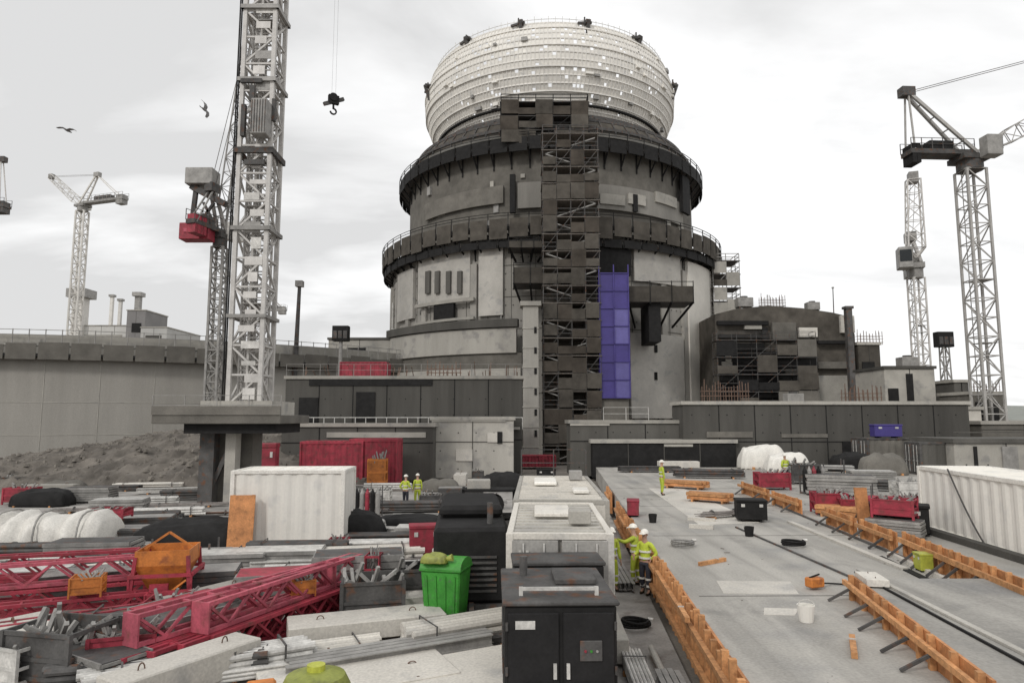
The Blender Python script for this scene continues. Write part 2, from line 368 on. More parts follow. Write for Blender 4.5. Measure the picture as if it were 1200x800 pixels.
for i in range(NC):
    for k in range(NR):
        u_ = random.random(); lo = .92 if k > 3 else .95
        if u_ < lo:
            a0_, a1_ = TAU*i/NC, TAU*(i+1)/NC; z0_, z1_ = ZR[k], ZR[k+1]; q = pls[0 if u_ < .78 else random.choice((1, 2))]
            q.add([RP(a0_, z0_), RP(a1_, z0_), RP(a1_, z1_), RP(a0_, z1_), RP(a0_, z0_, -.06), RP(a1_, z0_, -.06), RP(a1_, z1_, -.06), RP(a0_, z1_, -.06)],
                  [(0, 1, 2, 3), (7, 6, 5, 4), (0, 4, 5, 1), (1, 5, 6, 2), (2, 6, 7, 3), (3, 7, 4, 0)])
for q, m__ in zip(pls, (M_liner, M_white, mat('liner primer', (.72, .72, .715), .6, .08, .35, .1))): q.build('liner_plates', m__, lr)['kind'] = 'stuff'
for i in range(26):
    z = random.uniform(Zb+1.5, Zt-1.4); a = random.uniform(-1.2, 1.2); r = RR(z); q = MB()
    P = lambda rr, zz: (C[0]+rr*math.sin(a), C[1]-rr*math.cos(a), zz)
    q.bar(P(r, z), P(r+.4, z), random.uniform(.4, 1.2), random.uniform(.2, .6)); q.build('anchor_plate', random.choice([M_mid, M_white, M_white]), lr)
for px, py in ((503, 98), (541, 52), (608, 27), (692, 27), (756, 50), (788, 95), (520, 140), (768, 130), (577, 140)):
    r = 20.2 if py < 120 else 19.0
    a, z = cyl(px, py, r)
    if py < 60: z = Zt
    elif py < 120: z = Zb+(Zt-Zb)*.72
    b = MB(); s_, c_ = math.sin(a), -math.cos(a); P = lambda rr, zz, da=0: (C[0]+rr*math.sin(a+da), C[1]-rr*math.cos(a+da), zz)
    if py < 120:
        b.bar(P(RR(z)-.6, z+.1), P(RR(z)+.9, z+.1), .7, .5); b.bar(P(RR(z)+.9, z+.2), P(RR(z)+.1, z-2.0), .4)
        b.bar(P(RR(z)+.5, z-.2, -.075), P(RR(z)+.5, z+.1, .03), .3); b.bar(P(RR(z)+.3, z, -.02), P(RR(z)+.3, z+.9, -.02), .2)
        b.build('lifting_bracket', M_dk, lr)
rim = MB()
for i in range(120):
    a = TAU*i/120; rim.bar(RP(a, Zt), (*RP(a, Zt)[:2], Zt+.9+.15*math.sin(i*2.7)), .06)
rim.arc(C, 18.57, 18.63, Zt+.55, Zt+.6, 0, TAU, 128)
rim.build('rim_rail', M_galv, lr)
wl = MB().arc(C, 17.6, 18.3, Z_WK-.12, Z_WK+.1, -math.pi, math.pi, 120); wl.build('walkway', M_blk, lr)
# scaffold block in front of the shell top
def scaffold(root, x0, x1, y0, y1, z0, z1, bay=2.0, lift=2.0, tube=.07, m=M_dk, brace=True, decks=True, net=None, mdeck=None):
    nx = max(1, round((x1-x0)/bay)); ny = max(1, round((y1-y0)/bay)); nz_ = max(1, round((z1-z0)/lift))
    X = [x0+(x1-x0)*i/nx for i in range(nx+1)]; Yy = [y0+(y1-y0)*i/ny for i in range(ny+1)]; Z = [z0+(z1-z0)*i/nz_ for i in range(nz_+1)]
    s = MB()
    for x in X:
        for y in Yy: s.bar((x, y, z0), (x, y, z1+.9), tube)
    s.build('standard', m, root)
    l = MB()
    for z in Z[1:]:
        for dz in (0, .5, 1.0):
            for y in (Yy[0], Yy[-1]): l.bar((X[0], y, z+dz-.03), (X[-1], y, z+dz-.03), tube*.9)
            for x in (X[0], X[-1]): l.bar((x, Yy[0], z+dz), (x, Yy[-1], z+dz), tube*.9)
    l.build('ledger', m, root)
    if brace:
        b = MB()
        for j, z in enumerate(Z[:-1]):
            for i in range(nx):
                if (i+j) % 2 == 0: b.bar((X[i], Yy[0]-.05, z), (X[i+1], Yy[0]-.05, Z[j+1]), tube*.8)
        b.build('brace', m, root)
    if decks:
        d = MB()
        for z in Z[1:]: d.box((x0+x1)/2, (y0+y1)/2, z-.12, x1-x0+.3, y1-y0+.2, .08)
        d.build('deck', mdeck or M_dk, root)
    if net:
        for j, z in enumerate(Z[:-1]):
            for i in range(nx):
                if random.random() < net[0]:
                    MB().box((X[i]+X[i+1])/2+random.uniform(-.08, .08), Yy[0]-.12-random.random()*.08, z+random.uniform(0, .25), X[i+1]-X[i]+random.uniform(-.12, .06), .04, (Z[j+1]-z)*random.choice((.45, .6, .85, .95, 1.0)), 0, random.uniform(-.02, .02)).build('net_panel', random.choice(net[1]), root)
a = at(587, 160, 84.5); b = at(689, 119, 84.5)
sb = thing('scaffold_block', 'dark sheeted scaffold block at the top of the stair tower below the pale ring', 'scaffold', (0, 0, 0))
scaffold(sb, a.x, b.x, 84.5, 88.5, a.z-1.0, b.z, 2.2, 2.0, .1, M_blk, net=(.95, [M_net, M_net, M_netb]))
a = at(637, 470, 78.5); b = at(699, 160, 78.5)
stt = thing('stair_tower', 'tall dark scaffold stair tower up the front of the reactor building', 'scaffold tower', (0, 0, 0))
scaffold(stt, a.x, b.x, 77.5, 80.5, 0, b.z, 1.6, 2.0, .08, M_dk, net=(.72, [M_net, M_netb, M_netb, M_net]), mdeck=M_tim2)
sr = MB(); sr.box((a.x+b.x)/2, 80.7, 0, b.x-a.x-.1, .1, b.z-2); sr.build('rear_sheeting', M_net, stt)
f = MB(); z = 0; k = 0
while z < b.z-2:
    xa, xb = (a.x+.3, b.x-.3) if k % 2 == 0 else (b.x-.3, a.x+.3)
    f.bar((xa, 77.9, z), (xb, 77.9, z+2), .5, .12); z += 2; k += 1
f.build('stair_flight', M_mid, stt)
# light lift shaft beside the stair tower
a = at(613, 510, 76); b = at(631, 358, 76)
ls = thing('lift_shaft', 'narrow pale grey hoist shaft standing left of the dark stair tower', 'lift shaft', ((a.x+b.x)/2, 77, 0))
w = b.x-a.x; H_ = b.z
MB().box(0, 0, 0, w, w, H_).build('shaft_wall', M_wallc, ls, bevel=.05)
MB().box(0, -.02, H_, w+.6, w+.5, .5).build('cap', M_conc, ls)
for i in range(6): MB().box(w*.3, -w/2-.03, 3+i*2.3, .28, .1, .7).build('slot_window', M_blk, ls)
q = MB()
for i in range(7): q.box(0, 0, 1.8+i*2.2, w+.12, w+.12, .1)
q.build('band', M_conc, ls)
# blue clad hoist
a = at(704, 466, 77.5); b = at(736, 320, 77.5)
bh = thing('hoist_tower', 'tall blue sheeted hoist tower right of the dark stair tower', 'hoist tower', ((a.x+b.x)/2, 78.6, 0))
w = b.x-a.x; nseg = 7; z0, z1 = a.z, b.z
for i in range(nseg):
    zz = z0+(z1-z0)*i/nseg; hh = (z1-z0)/nseg-.05
    for s_, mm_ in ((-1, M_blue), (1, M_blu2 if i in (0, 1, 3, 4) else M_blue)):
        MB().box(s_*w/4, 0, zz, w/2-.04, 2.0+(.04 if s_ > 0 else 0), hh).build('sheet', mm_, bh)
MB().box(0, .1, 0, w-.3, 1.6, z0).build('hoist_base', M_netl, bh)
q = MB()
for x in (-w/2, 0, w/2): q.bar((x, -1.08, z0), (x, -1.08, z1+1), .12)
for i in range(nseg+1): q.bar((-w/2, -1.09, z0+(z1-z0)*i/nseg), (w/2, -1.09, z0+(z1-z0)*i/nseg), .1)
q.build('frame', M_blue, bh)
# scaffold tower on the right flank
a = at(838, 400, 95); b = at(866, 305, 95)
sf = thing('scaffold_tower', 'grey scaffold tower standing against the right flank of the reactor building', 'scaffold tower', (0, 0, 0))
scaffold(sf, a.x, b.x, 95, 98.5, 0, b.z, 1.8, 2.0, .09, M_mid, net=(.8, [M_netl, M_conc, M_wallc, M_net]))

# ============================================================ SIDE BUILDINGS
# long wall at the left
lw = thing('tank_wall', 'long curved grey concrete wall with a dark walkway along its top at far left', 'wall', (0, 0, 0))
Lc = (-62, 128); Lr = 60
def lang(p): return math.atan2(p[0]-Lc[0], -(p[1]-Lc[1]))
lw_a0, lw_a1 = -1.2, 1.0
def larc(mb, ri, ro, z0, z1, a0=lw_a0, a1=lw_a1, n=60): return mb.arc(Lc, ri, ro, z0, z1, a0, a1, n)
HW = 12.4
larc(MB(), Lr-1, Lr, -.2, HW).build('wall', mat('tank concrete', (.33, .325, .315), .9, .14, .3, .2, streak=1), lw)
larc(MB(), Lr-1.5, Lr+1.2, HW-1.2, HW-.9).build('walkway', M_blk, lw)
sc = MB(); k = 46
for i in range(k):
    a0_ = lw_a0+(lw_a1-lw_a0)*i/k; larc(sc, Lr+1.15, Lr+1.22, HW-1.5, HW+.1+random.uniform(-.15, .2), a0_, a0_+(lw_a1-lw_a0)/k*.93, 1)
sc.build('guard_screen', M_netl, lw)
larc(MB(), Lr-1.2, Lr+.1, HW, HW+1.1).build('parapet', M_conc, lw)
jl = MB()
for i in range(26):
    a_ = lw_a0+(lw_a1-lw_a0)*i/26; larc(jl, Lr-.1, Lr+.03, 0, HW-1.2, a_, a_+.0012, 1)
for z in (3.3, 6.6): larc(jl, Lr-.1, Lr+.03, z, z+.07)
jl.build('joint_lines', M_conc, lw)
rl = MB()
for i in range(90):
    a_ = lw_a0+(lw_a1-lw_a0)*i/90; P = (Lc[0]+(Lr+.9)*math.sin(a_), Lc[1]-(Lr+.9)*math.cos(a_))
    rl.bar((*P, HW), (*P, HW+1.6), .07)
larc(rl, Lr+.87, Lr+.93, HW+1.5, HW+1.56); larc(rl, Lr+.87, Lr+.93, HW+1.0, HW+1.06)
rl.build('railing', M_mid, lw)

def block(name, label, cat, px0, px1, pytop, Y, depth, m, z0=0.0, extras=(), rz=0.0):
    """upright building block whose front face spans px0..px1 and whose top meets pytop at distance Y"""
    a = at(px0, pytop, Y); b = at(px1, pytop, Y); w = b.x-a.x; h = a.z-z0
    t = thing(name, label, cat, ((a.x+b.x)/2, Y+depth/2, z0), rz)
    MB().box(0, 0, 0, w, depth, h).build('wall', m, t, bevel=.06)
    MB().box(0, 0, h, w+.3, depth+.3, .3).build('roof_edge', M_conc if m is not M_conc else M_darkc, t)
    fz = -depth/2
    ln = MB(); k = max(2, int(w/3))
    for i in range(1, k): ln.box(-w/2+w*i/k, fz-.01, 0, .07, .06, h)
    for j in range(1, max(2, int(h/3))): ln.box(0, fz-.012, j*3, w, .06, .07)
    ln.build('joint_lines', M_darkc if m is not M_darkc else M_blk, t)
    if Y < 70:
        th_ = MB()
        for i in range(max(2, int(w/1.5))):
            for j in range(max(1, int(h/1.5))): th_.box(-w/2+.75+i*1.5, fz-.005, .75+j*1.5, .09, .03, .09)
        th_.build('tie_holes', M_blk, t)['kind'] = 'stuff'
    for kind, u0, u1, v0, v1, mm_ in extras:
        MB().box(-w/2+w*(u0+u1)/2, fz-.04, h*v0, w*(u1-u0), .14, h*(v1-v0)).build(kind, mm_, t)
    return t, w, h
def rail(root, w, y, z, m=M_galv, hh=1.1, r=.03):
    q = MB(); k = max(2, int(w/1.5))
    for i in range(k+1): q.bar((-w/2+w*i/k, y, z), (-w/2+w*i/k, y, z+hh), r*1.4)
    for d in (.5, 1): q.bar((-w/2, y, z+hh*d), (w/2, y, z+hh*d), r)
    q.build('railing', m, root)

t, w, h = block('basement_wall', 'wide dark grey concrete wall left of the pale hoist shaft', 'wall', 335, 612, 444, 64, 6, M_darkc,
    extras=[('recess', .06, .14, .45, .8, M_blk), ('recess', .30, .38, .55, .86, M_blk), ('recess', .62, .78, .35, .42, M_blk), ('band', .1, .62, .93, 1.02, M_blk)])
rail(t, w, -2.9, h+.3, M_mid)
q = MB(); q.box(0, -3.35, h*.46, w*.98, .6, .22); q.build('walkway', M_wallc, t)
q = MB()
for i in range(24): q.bar((-w/2+w*i/23, -3.6, h*.46), (-w/2+w*i/23, -3.6, h*.46+1.1), .06)
q.bar((-w/2, -3.6, h*.46+1.1), (w/2, -3.6, h*.46+1.1), .07); q.build('railing', M_galv, t)
q = MB()
for i in range(40):
    x = -w/2+w*random.random(); q.bar((x, random.uniform(-1.5, 2), h+.3), (x, 0, h+.3+random.uniform(.5, 1.6)), .06)
q.build('starter_bars', M_rust, t)
# blocks behind it
block('plant_building', 'grey concrete block behind the dark wall beside the round building', 'building', 385, 458, 398, 92, 8, M_conc, extras=[('opening', .3, .6, .86, .93, M_blk), ('band', 0, .7, .72, .78, M_darkc)])
block('plant_building', 'low grey building behind the dark wall near the tall thin pole', 'building', 345, 400, 425, 88, 8, M_wallc, extras=[('opening', .3, .5, .8, .9, M_blk)])
block('distant_building', 'pale far building above the left end of the long wall', 'building', 88, 150, 382, 190, 20, mat('hazed concrete', (.55, .56, .57), .9, .08, .2, .05), extras=[('window_band', .1, .9, .88, .92, M_conc)])  # distance haze is mixed into the colours of these far blocks
block('distant_building', 'far pale building with stepped roof right of the dark far tower', 'building', 165, 196, 384, 185, 20, mat('hazed grey', (.42, .43, .44), .9, .08, .2, .05), extras=[('window_band', .2, .8, .9, .93, M_darkc)])
block('distant_tower', 'narrow dark far tower between two pale far buildings', 'tower', 149, 171, 364, 186, 12, mat('hazed dark', (.2, .2, .21), .9, .1, .2, .05), extras=[('opening', .3, .8, .82, .9, M_blk)])
block('distant_building', 'low pale far building running left towards the frame edge', 'building', 10, 92, 394, 180, 20, mat('hazed grey', (.42, .43, .44)), extras=[])
# stubs on the far buildings
for i, (px, py, w_) in enumerate(((122, 345, .8), (132, 350, .8), (158, 346, 1.4), (90, 348, 3))):
    a = at(px, py, 188); tgt = thing('roof_mast', ['thin pale mast on the far pale building, left one of two', 'thin pale mast on the far pale building, right one of two', 'short grey chimney on the dark far tower', 'pale scaffold stub at the foot of the far left crane'][i], 'mast', (a.x, 192 if i < 2 else 190, 22))
    MB().bar((0, 0, 0), (0, 0, a.z-22), w_).build('shaft', M_mastw if i != 2 else M_mid, tgt)
    MB().box(0, 0, a.z-22, w_*1.8, w_*1.8, w_*.8).build('cap', M_mid, tgt)

# right: dark building with rounded top
db = thing('auxiliary_building', 'dark building under construction with arched roof right of the reactor', 'building', (0, 0, 0))
Y = 84
pts = [(838, 368), (862, 362), (900, 358), (940, 361), (975, 366), (1000, 372), (1002, 408), (1002, 480), (838, 480)]
W3 = [at(x, y, Y) for x, y in pts]
m_ = MB(); nn = len(W3)
m_.add([(p.x, Y, p.z if p.z > 6.5 else 0) for p in W3]+[(p.x, Y+12, p.z if p.z > 6.5 else 0) for p in W3],
       [tuple(range(nn)), tuple(range(nn, 2*nn))[::-1]]+[(i, (i+1) % nn, nn+(i+1) % nn, nn+i) for i in range(nn)])
m_.build('wall', M_net, db)
def dpart(name, x0, x1, y0, y1, m, out=.2, d=.5):
    a = at(x0, y1, Y-out); b = at(x1, y0, Y-out); return MB().box((a.x+b.x)/2, Y-out, a.z, b.x-a.x, d, b.z-a.z).build(name, m, db, bevel=.03)
for x0, x1, y0, y1, m, o_ in ((845, 956, 412, 476, M_blk, .3), (862, 895, 402, 412, M_blk, .3), (958, 996, 440, 470, M_conc, .5), (958, 1000, 424, 432, M_netl, .5),
        (936, 957, 384, 395, M_light, .4), (905, 932, 378, 398, M_netl, .4), (872, 892, 380, 386, M_conc, .45), (893, 899, 384, 400, M_blk, .5),
        (842, 895, 392, 396, M_blk, .35), (840, 900, 376, 381, M_blk, .6), (846, 858, 424, 432, M_light, .6), (850, 856, 410, 424, M_conc, .5),
        (920, 940, 432, 438, M_netl, .6), (958, 998, 399, 403, M_blk, .6), (985, 1000, 370, 390, M_light, .3)):
    dpart('bay_panel', x0, x1, y0, y1, m, o_)
scm = thing('facade_scaffold', 'dark scaffold bays fixed across the front of the arched dark building', 'scaffold', (0, 0, 0))
a = at(842, 476, Y-3); b = at(955, 398, Y-3)
scaffold(scm, a.x, b.x, Y-3.2, Y-1.4, 0, b.z, 2.2, 2.0, .06, M_dk, net=(.35, [M_net, M_blk, M_netl]))
a = at(1000, 480, 82); b = at(1000, 362, 82)
pm = thing('steel_column', 'tall dark steel column at the right corner of the arched dark building', 'column', (a.x, 82, 0))
MB().box(0, 0, 0, .7, .7, b.z).build('shaft', M_dk, pm); MB().box(0, 0, b.z, 1.0, 1.0, .3).build('cap_plate', M_dk, pm); MB().box(0, 0, 0, 1.4, 1.4, .15).build('base_plate', M_dk, pm)
block('switch_building', 'dark narrow block right of the tall steel column', 'building', 1005, 1031, 404, 83, 8, M_net, extras=[('recess', .15, .7, .5, .85, M_blk)])
block('site_office', 'grey site office with dark openings below the right pair of cranes', 'building', 1036, 1095, 432, 70, 6, M_conc, extras=[('opening', .05, .25, .55, .8, M_blk), ('opening', .42, .55, .6, .95, M_blk), ('band', 0, 1, .45, .5, M_netl)])
block('site_office', 'low pale office block in front of the grey site office', 'building', 1060, 1150, 480, 62, 5, M_light, extras=[('window', .1, .2, .5, .8, M_glass), ('window', .4, .5, .5, .8, M_glass), ('door', .7, .78, .05, .8, M_mid)])
block('pump_house', 'dark grey block behind the base of the tall right crane', 'building', 1118, 1135, 448, 72, 6, M_darkc, extras=[('opening', .3, .7, .3, .8, M_blk)])
block('pump_house', 'dark grey block at the foot of the tall right crane mast', 'building', 1138, 1176, 462, 66, 5, M_netl, extras=[('opening', .1, .3, .3, .9, M_blk), ('opening', .6, .8, .5, .9, M_blk)])
block('site_shed', 'long low grey shed on the right frame edge behind the white container', 'shed', 1118, 1300, 519, 48, 5, M_conc, z0=1.0, extras=[('door', .12, .14, .05, .9, M_blk), ('door', .3, .4, .05, .9, M_mid)])
block('site_shed', 'flat grey shed beyond the long shed at the right frame edge', 'shed', 1150, 1300, 497, 60, 5, M_netl, z0=1.0)
# dark bank wall on the right and in the middle
t, w, h = block('retaining_wall_or_void', 'long dark retaining wall across the right middle of the site', 'wall', 800, 1135, 474, 58.5, 4, M_darkc,
    extras=[('band', .08, .24, .55, .63, M_netl), ('band', .34, .5, .55, .60, M_netl), ('recess', .8, .93, .25, .5, M_blk), ('recess', .55, .62, .28, .5, M_blk)])
t, w, h = block('retaining_wall_or_void', 'low dark wall below the blue hoist tower', 'wall', 668, 800, 496, 60, 4, M_darkc, extras=[('recess', .2, 1, .05, .4, M_blk), ('band', 0, .35, .96, 1.03, M_wallc)])
rail(t, w*.4, -1.9, h+.3, M_galv)
t, w, h = block('retaining_wall_or_void', 'black block for the dark void at the far edge of the pale slab', 'wall', 694, 862, 519, 58.2, 1.2, M_blk, extras=[('band', .5, .7, .9, .97, M_conc)])  # darkness of the void at the excavation edge, painted as a black block
t, w, h = block('transformer_block', 'square pale grey concrete block left of the shaft foot', 'block', 506, 602, 492, 58, 5, M_wallc, extras=[('recess', .8, .86, .6, .8, M_blk), ('pale_board', .3, .5, .3, .5, M_light), ('pale_board', .68, .8, .62, .78, M_light), ('band', 0, .9, .97, 1.02, M_conc)])
block('low_wall', 'low grey wall behind the red containers', 'wall', 330, 508, 500, 56, 2, M_darkc, extras=[('band', .3, .95, .8, .9, M_conc)])
# earth bank in front of the left wall
eb = MB(); nx, ny = 90, 16; vs = []
for j in range(ny+1):
    for i in range(nx+1):
        x = -62+52*i/nx; y = 50+13*j/ny; hgt = (.9+2.6*max(0, min(1, (x+46)/16)))*math.sin(math.pi*j/ny*.5)*(1 if x < -20 else max(.2, 1-(x+20)/10))+random.uniform(0, .6)
        vs.append((x, y, -.3 if j == 0 else hgt))
eb.add(vs, [(j*(nx+1)+i, j*(nx+1)+i+1, (j+1)*(nx+1)+i+1, (j+1)*(nx+1)+i) for j in range(ny) for i in range(nx)])
struct('earth_bank', eb, M_earthd)
rbm = MB()
for i in range(2200):
    j_ = random.random()*ny; i_ = random.random()*nx; v0 = vs[int(j_)*(nx+1)+int(i_)]; s_ = random.choice((.06, .08, .1, .14, .2, .28)); v0 = (v0[0]+random.uniform(-.3, .3), v0[1]+random.uniform(-.3, .3), v0[2])
    o_ = len(rbm.v); base_ = [Vector((random.uniform(.6, 1)*math.cos(t_), random.uniform(.6, 1)*math.sin(t_), 0)) for t_ in (0, 1.3, 2.5, 3.8, 5.1)]
    rbm.add([(v0[0]+p_.x*s_, v0[1]+p_.y*s_, v0[2]-.1) for p_ in base_]+[(v0[0]+p_.x*s_*.7+random.uniform(-.2, .2)*s_, v0[1]+p_.y*s_*.7, v0[2]+s_*random.uniform(.2, .55)) for p_ in base_], [(k_, (k_+1) % 5, 5+(k_+1) % 5, 5+k_) for k_ in range(5)]+[(5, 6, 7, 8, 9)])
ro = rbm.build('rubble', M_earth); ro['kind'] = 'stuff'

# ============================================================ CRANES
def lattice(mb, p0, p1, w, bay, chord, web, w2=None, side=None):
    """square lattice boom from p0 to p1"""
    p0, p1 = Vector(p0), Vector(p1); d = (p1-p0); Ln = d.length; d.normalize(); w2 = w if w2 is None else w2
    u = Vector(side) if side else (Vector((0, 1, 0)) if abs(d.y) < .9 else Vector((1, 0, 0)))
    a = d.cross(u).normalized(); b = a.cross(d).normalized(); nb = max(1, round(Ln/bay))
    def P(i, k):
        ww = w+(w2-w)*i/nb; sx, sy = ((-1, -1), (1, -1), (1, 1), (-1, 1))[k % 4]
        return p0+d*(Ln*i/nb)+a*(sx*ww/2)+b*(sy*ww/2)
    for k in range(4): mb.bar(P(0, k), P(nb, k), chord)
    for i in range(nb+1):
        for k in range(4): mb.bar(P(i, k), P(i, k+1), web)
    for i in range(nb):
        for k in range(4):
            if (i+k) % 2: mb.bar(P(i, k), P(i+1, k+1), web)
            else: mb.bar(P(i, k+1), P(i+1, k), web)
def crane(label, base, H, w, heading, luff, L, cj, mpaint, mdark=M_dk, ballast=M_dk, group=None, hook_drop=15, detail=True, apex=(-.85, .75), chord=.2, hook=True, house=M_dk, scale_top=1.0, cw=4, cabm=None):
    t = thing('tower_crane', label, 'tower crane', base, 0, group)
    mm_ = MB(); lattice(mm_, (0, 0, 0), (0, 0, H), w, w*.95, chord, chord*.45); mast = mm_.build('mast', mpaint, t)
    if detail:
        ld = MB()
        for x in (-.22, .22): ld.bar((x-w*.15, w*.3, 0), (x-w*.15, w*.3, H), .06)
        for i in range(int(H/.5)): ld.bar((-.22-w*.15, w*.3, i*.5), (.22-w*.15, w*.3, i*.5), .035)
        ld.build('ladder', M_mid, mast)
        for i in range(1, int(H/6)):
            MB().box(w*.1, 0, i*6, w*.75, w*.8, .06).build('rest_platform', M_mid, mast)
    MB().box(0, 0, -.6, w*2.2, w*2.2, .8).build('base_block', M_conc, t)
    s = scale_top
    top = E('slewing_platform'); top.parent = t; top.location = (0, 0, H); top.rotation_euler = (0, 0, heading)
    MB().tube((0, 0, 0), (0, 0, .9*s), w*.62, 20).build('slewing_ring', mdark, top)
    MB().box(0, 0, .9*s, w*1.5, w*1.3, .5*s).build('turntable', mdark, top)
    q = MB(); q.box(-cj/2, 0, 1.4*s, cj, w*.9, .45*s); q.build('counter_jib', mdark, top)
    q = MB()
    for sy in (-1, 1):
        for i in range(int(cj)+1): q.bar((-cj*i/int(cj), sy*w*.45, 1.8*s), (-cj*i/int(cj), sy*w*.45, 1.8*s+1.1), .06)
        for dz in (.55, 1.1): q.bar((0, sy*w*.45, 1.8*s+dz), (-cj, sy*w*.45, 1.8*s+dz), .05)
    q.build('railing', mdark, top)
    for i in range(cw): MB().box(-cj+.35*s+i*.42*s, 0, .5*s, .38*s, w*.85, 1.9*s).build('counterweight', ballast, top)
    MB().box(-cj*.5, 0, 1.85*s, cj*.38, w*.75, .9*s).build('winch_house', house, top, bevel=.05)
    ax, az = apex[0]*cj, apex[1]*cj+1.8*s
    q = MB()
    for sy in (-1, 1):
        q.bar((.3, sy*w*.45, 1.5*s), (ax, sy*.25, az), .28*s); q.bar((ax, sy*.25, az), (-cj*.93, sy*w*.4, 1.6*s), .14*s)
    for k in range(1, 5):
        t_ = k/5; q.bar((.3+(ax-.3)*t_, -w*.45*(1-t_)-.25*t_, 1.5*s+(az-1.5*s)*t_), (.3+(ax-.3)*t_, w*.45*(1-t_)+.25*t_, 1.5*s+(az-1.5*s)*t_), .1)
    q.build('a_frame', mpaint, top)
    MB().box(ax, 0, az-.4, 1.3*s, .9*s, .9*s).build('sheave_head', mdark, top)
    cabn = MB().box(.9*s, -w*.95, .8*s, 1.5*s, 1.2*s, 2.0*s).build('cab', cabm or M_mastw, top, bevel=.08)
    MB().box(1.68*s, -w*.95, 1.4*s, .06, 1.0*s, 1.1*s).build('window', M_glass, cabn)
    j0 = Vector((w*.6, 0, 1.9*s)); j1 = j0+Vector((math.cos(luff), 0, math.sin(luff)))*L
    q = MB(); lattice(q, j0, j0+(j1-j0)*.12, .4, 1.5, .12*s, .06*s, 1.4*s); lattice(q, j0+(j1-j0)*.12, j1, 1.4*s, 1.8, .12*s, .06*s, 1.1*s)
    q.build('jib', mpaint, top)
    q = MB()
    for sy in (-.3, .3): q.tube((ax, sy, az), j1+Vector((0, sy, 0)), .035, 5)
    q.build('pendant', mdark, top)
    MB().box(j1.x, 0, j1.z-.5, 1.0*s, .8*s, 1.0*s).build('jib_head', mdark, top)
    if hook:
        q = MB()
        for sy in (-.15, .15): q.tube((j1.x, sy, j1.z), (j1.x, sy, j1.z-hook_drop), .022, 4)
        q.build('hoist_rope', mdark, top)
        hk = hook_mesh(); hb = hk.build('hook_block', M_blk, top); hb.location = (j1.x, 0, j1.z-hook_drop-1.3)
    return t, top
def hook_mesh(s=1.0):
    q = MB(); q.box(0, 0, .55*s, .9*s, .35*s, .75*s); q.tube((-.05*s, -.25*s, 1.1*s), (-.05*s, .25*s, 1.1*s), .36*s, 14); q.tube((0, 0, .1*s), (0, 0, .6*s), .09*s, 8)
    pr = None
    for i in range(9):
        a_ = math.pi*.5-i*R_(33); p_ = Vector((.26*s*math.cos(a_), 0, -.12*s+.26*s*math.sin(a_)))
        if pr: q.bar(pr, p_, .12*s)
        pr = p_
    return q
# main mast on its platform at left
base = at(285, 474, 40); bx = base.x; bz = base.z
t, top = crane('massive pale lattice crane mast rising out of the top left of the picture', (bx, 41, bz), 42, 1.85, math.atan2(-10, 7.4), R_(58), 24, 7.5, M_mast, chord=.24, hook=False)
# extra fittings on the main mast: tie collar, cage, hoist
for z_, m__, hh in ((at(300, 187, 41).z-bz, M_dk, .35), (at(300, 105, 41).z-bz, M_mid, .25), (at(300, 275, 41).z-bz, M_mid, .25), (at(300, 22, 41).z-bz, M_mid, .25), (at(300, 375, 41).z-bz, M_mid, .2)):
    q = MB()
    for s_ in (-1, 1): q.box(0, s_*1.08, z_, 2.35, .2, hh); q.box(s_*1.08, 0, z_, .2, 2.35, hh)
    q.build('tie_collar', m__, t)
q = MB(); lattice(q, (.4, -.1, 0), (.4, -.1, 40), .85, .8, .12, .07); lattice(q, (-.45, .1, 0), (-.45, .1, 40), .5, .7, .1, .06); q.build('lift_guide', M_mast, t)
zc = at(312, 172, 41).z-bz
cg = MB().box(.55, -1.6, zc, .95, .9, 2.2).build('lift_cage', M_mid, t, bevel=.04)
q = MB()
for i in range(6): q.bar((.15+i*.16, -2.07, zc+.1), (.15+i*.16, -2.07, zc+2.1), .04)
q.build('bars', M_dk, cg)
for bb in ((-.7, -1.1, zc+.2, .25, .3, 2.0), (1.1, -1.0, zc+1.2, .2, .3, 1.4), (.1, -1.15, zc-1.6, 1.2, .2, .3), (-.3, -1.15, zc+3.6, 1.3, .2, .25), (-.2, -1.17, zc+2.4, .3, .2, 1.0)): MB().box(*bb).build('cable_box', M_dk, t)
q = MB()
for x in (-1.25, -1.14): q.tube((x, -1.0, 0), (x, -1.0, 42), .05, 6)
q.build('cable', M_blk, t)
for i in range(40):
    z_ = i*1.0+.3; MB().box(.35+.2*(i % 2)-random.random()*.4, -.98, z_, random.uniform(.5, 1.1), .05, random.uniform(.25, .7)).build('mesh_panel', random.choice([M_mast, M_mast, M_mid, M_galv]), t)
# platform under the mast
a = at(181, 474, 39); b = at(331, 474, 39)
pf_ = thing('crane_platform', 'grey raised steel platform carrying the big lattice crane mast', 'platform', ((a.x+b.x)/2, 41.5, 0))
w = b.x-a.x
MB().box(0, 0, bz-1.1, w, 5.5, .5).build('deck', M_netl, pf_, bevel=.03)
MB().box(.6, 0, bz-1.65, w*.72, 4.5, .55).build('deck_beam', M_blk, pf_)
q = MB(); q.box(0, -2.78, bz-.6, w, .06, .5); q.build('toe_board', M_netl, pf_)
rail(pf_, w, -2.72, bz-.6, M_mid)
for px in (238, 266):
    c_ = at(px, 520, 40).x-(a.x+b.x)/2
    MB().box(c_, -.6, 0, .85 if px == 238 else .6, .8, bz-1.65).build('column', M_dk if px == 238 else M_conc, pf_)
MB().bar((at(238, 520, 40).x-(a.x+b.x)/2, -.6, .4), (at(266, 520, 40).x-(a.x+b.x)/2, -.6, bz-2), .25).build('brace', M_dk, pf_)
MB().box(-w*.02, 1.2, 0, 2.2, 1.6, bz-1.65).build('core', M_netl, pf_)
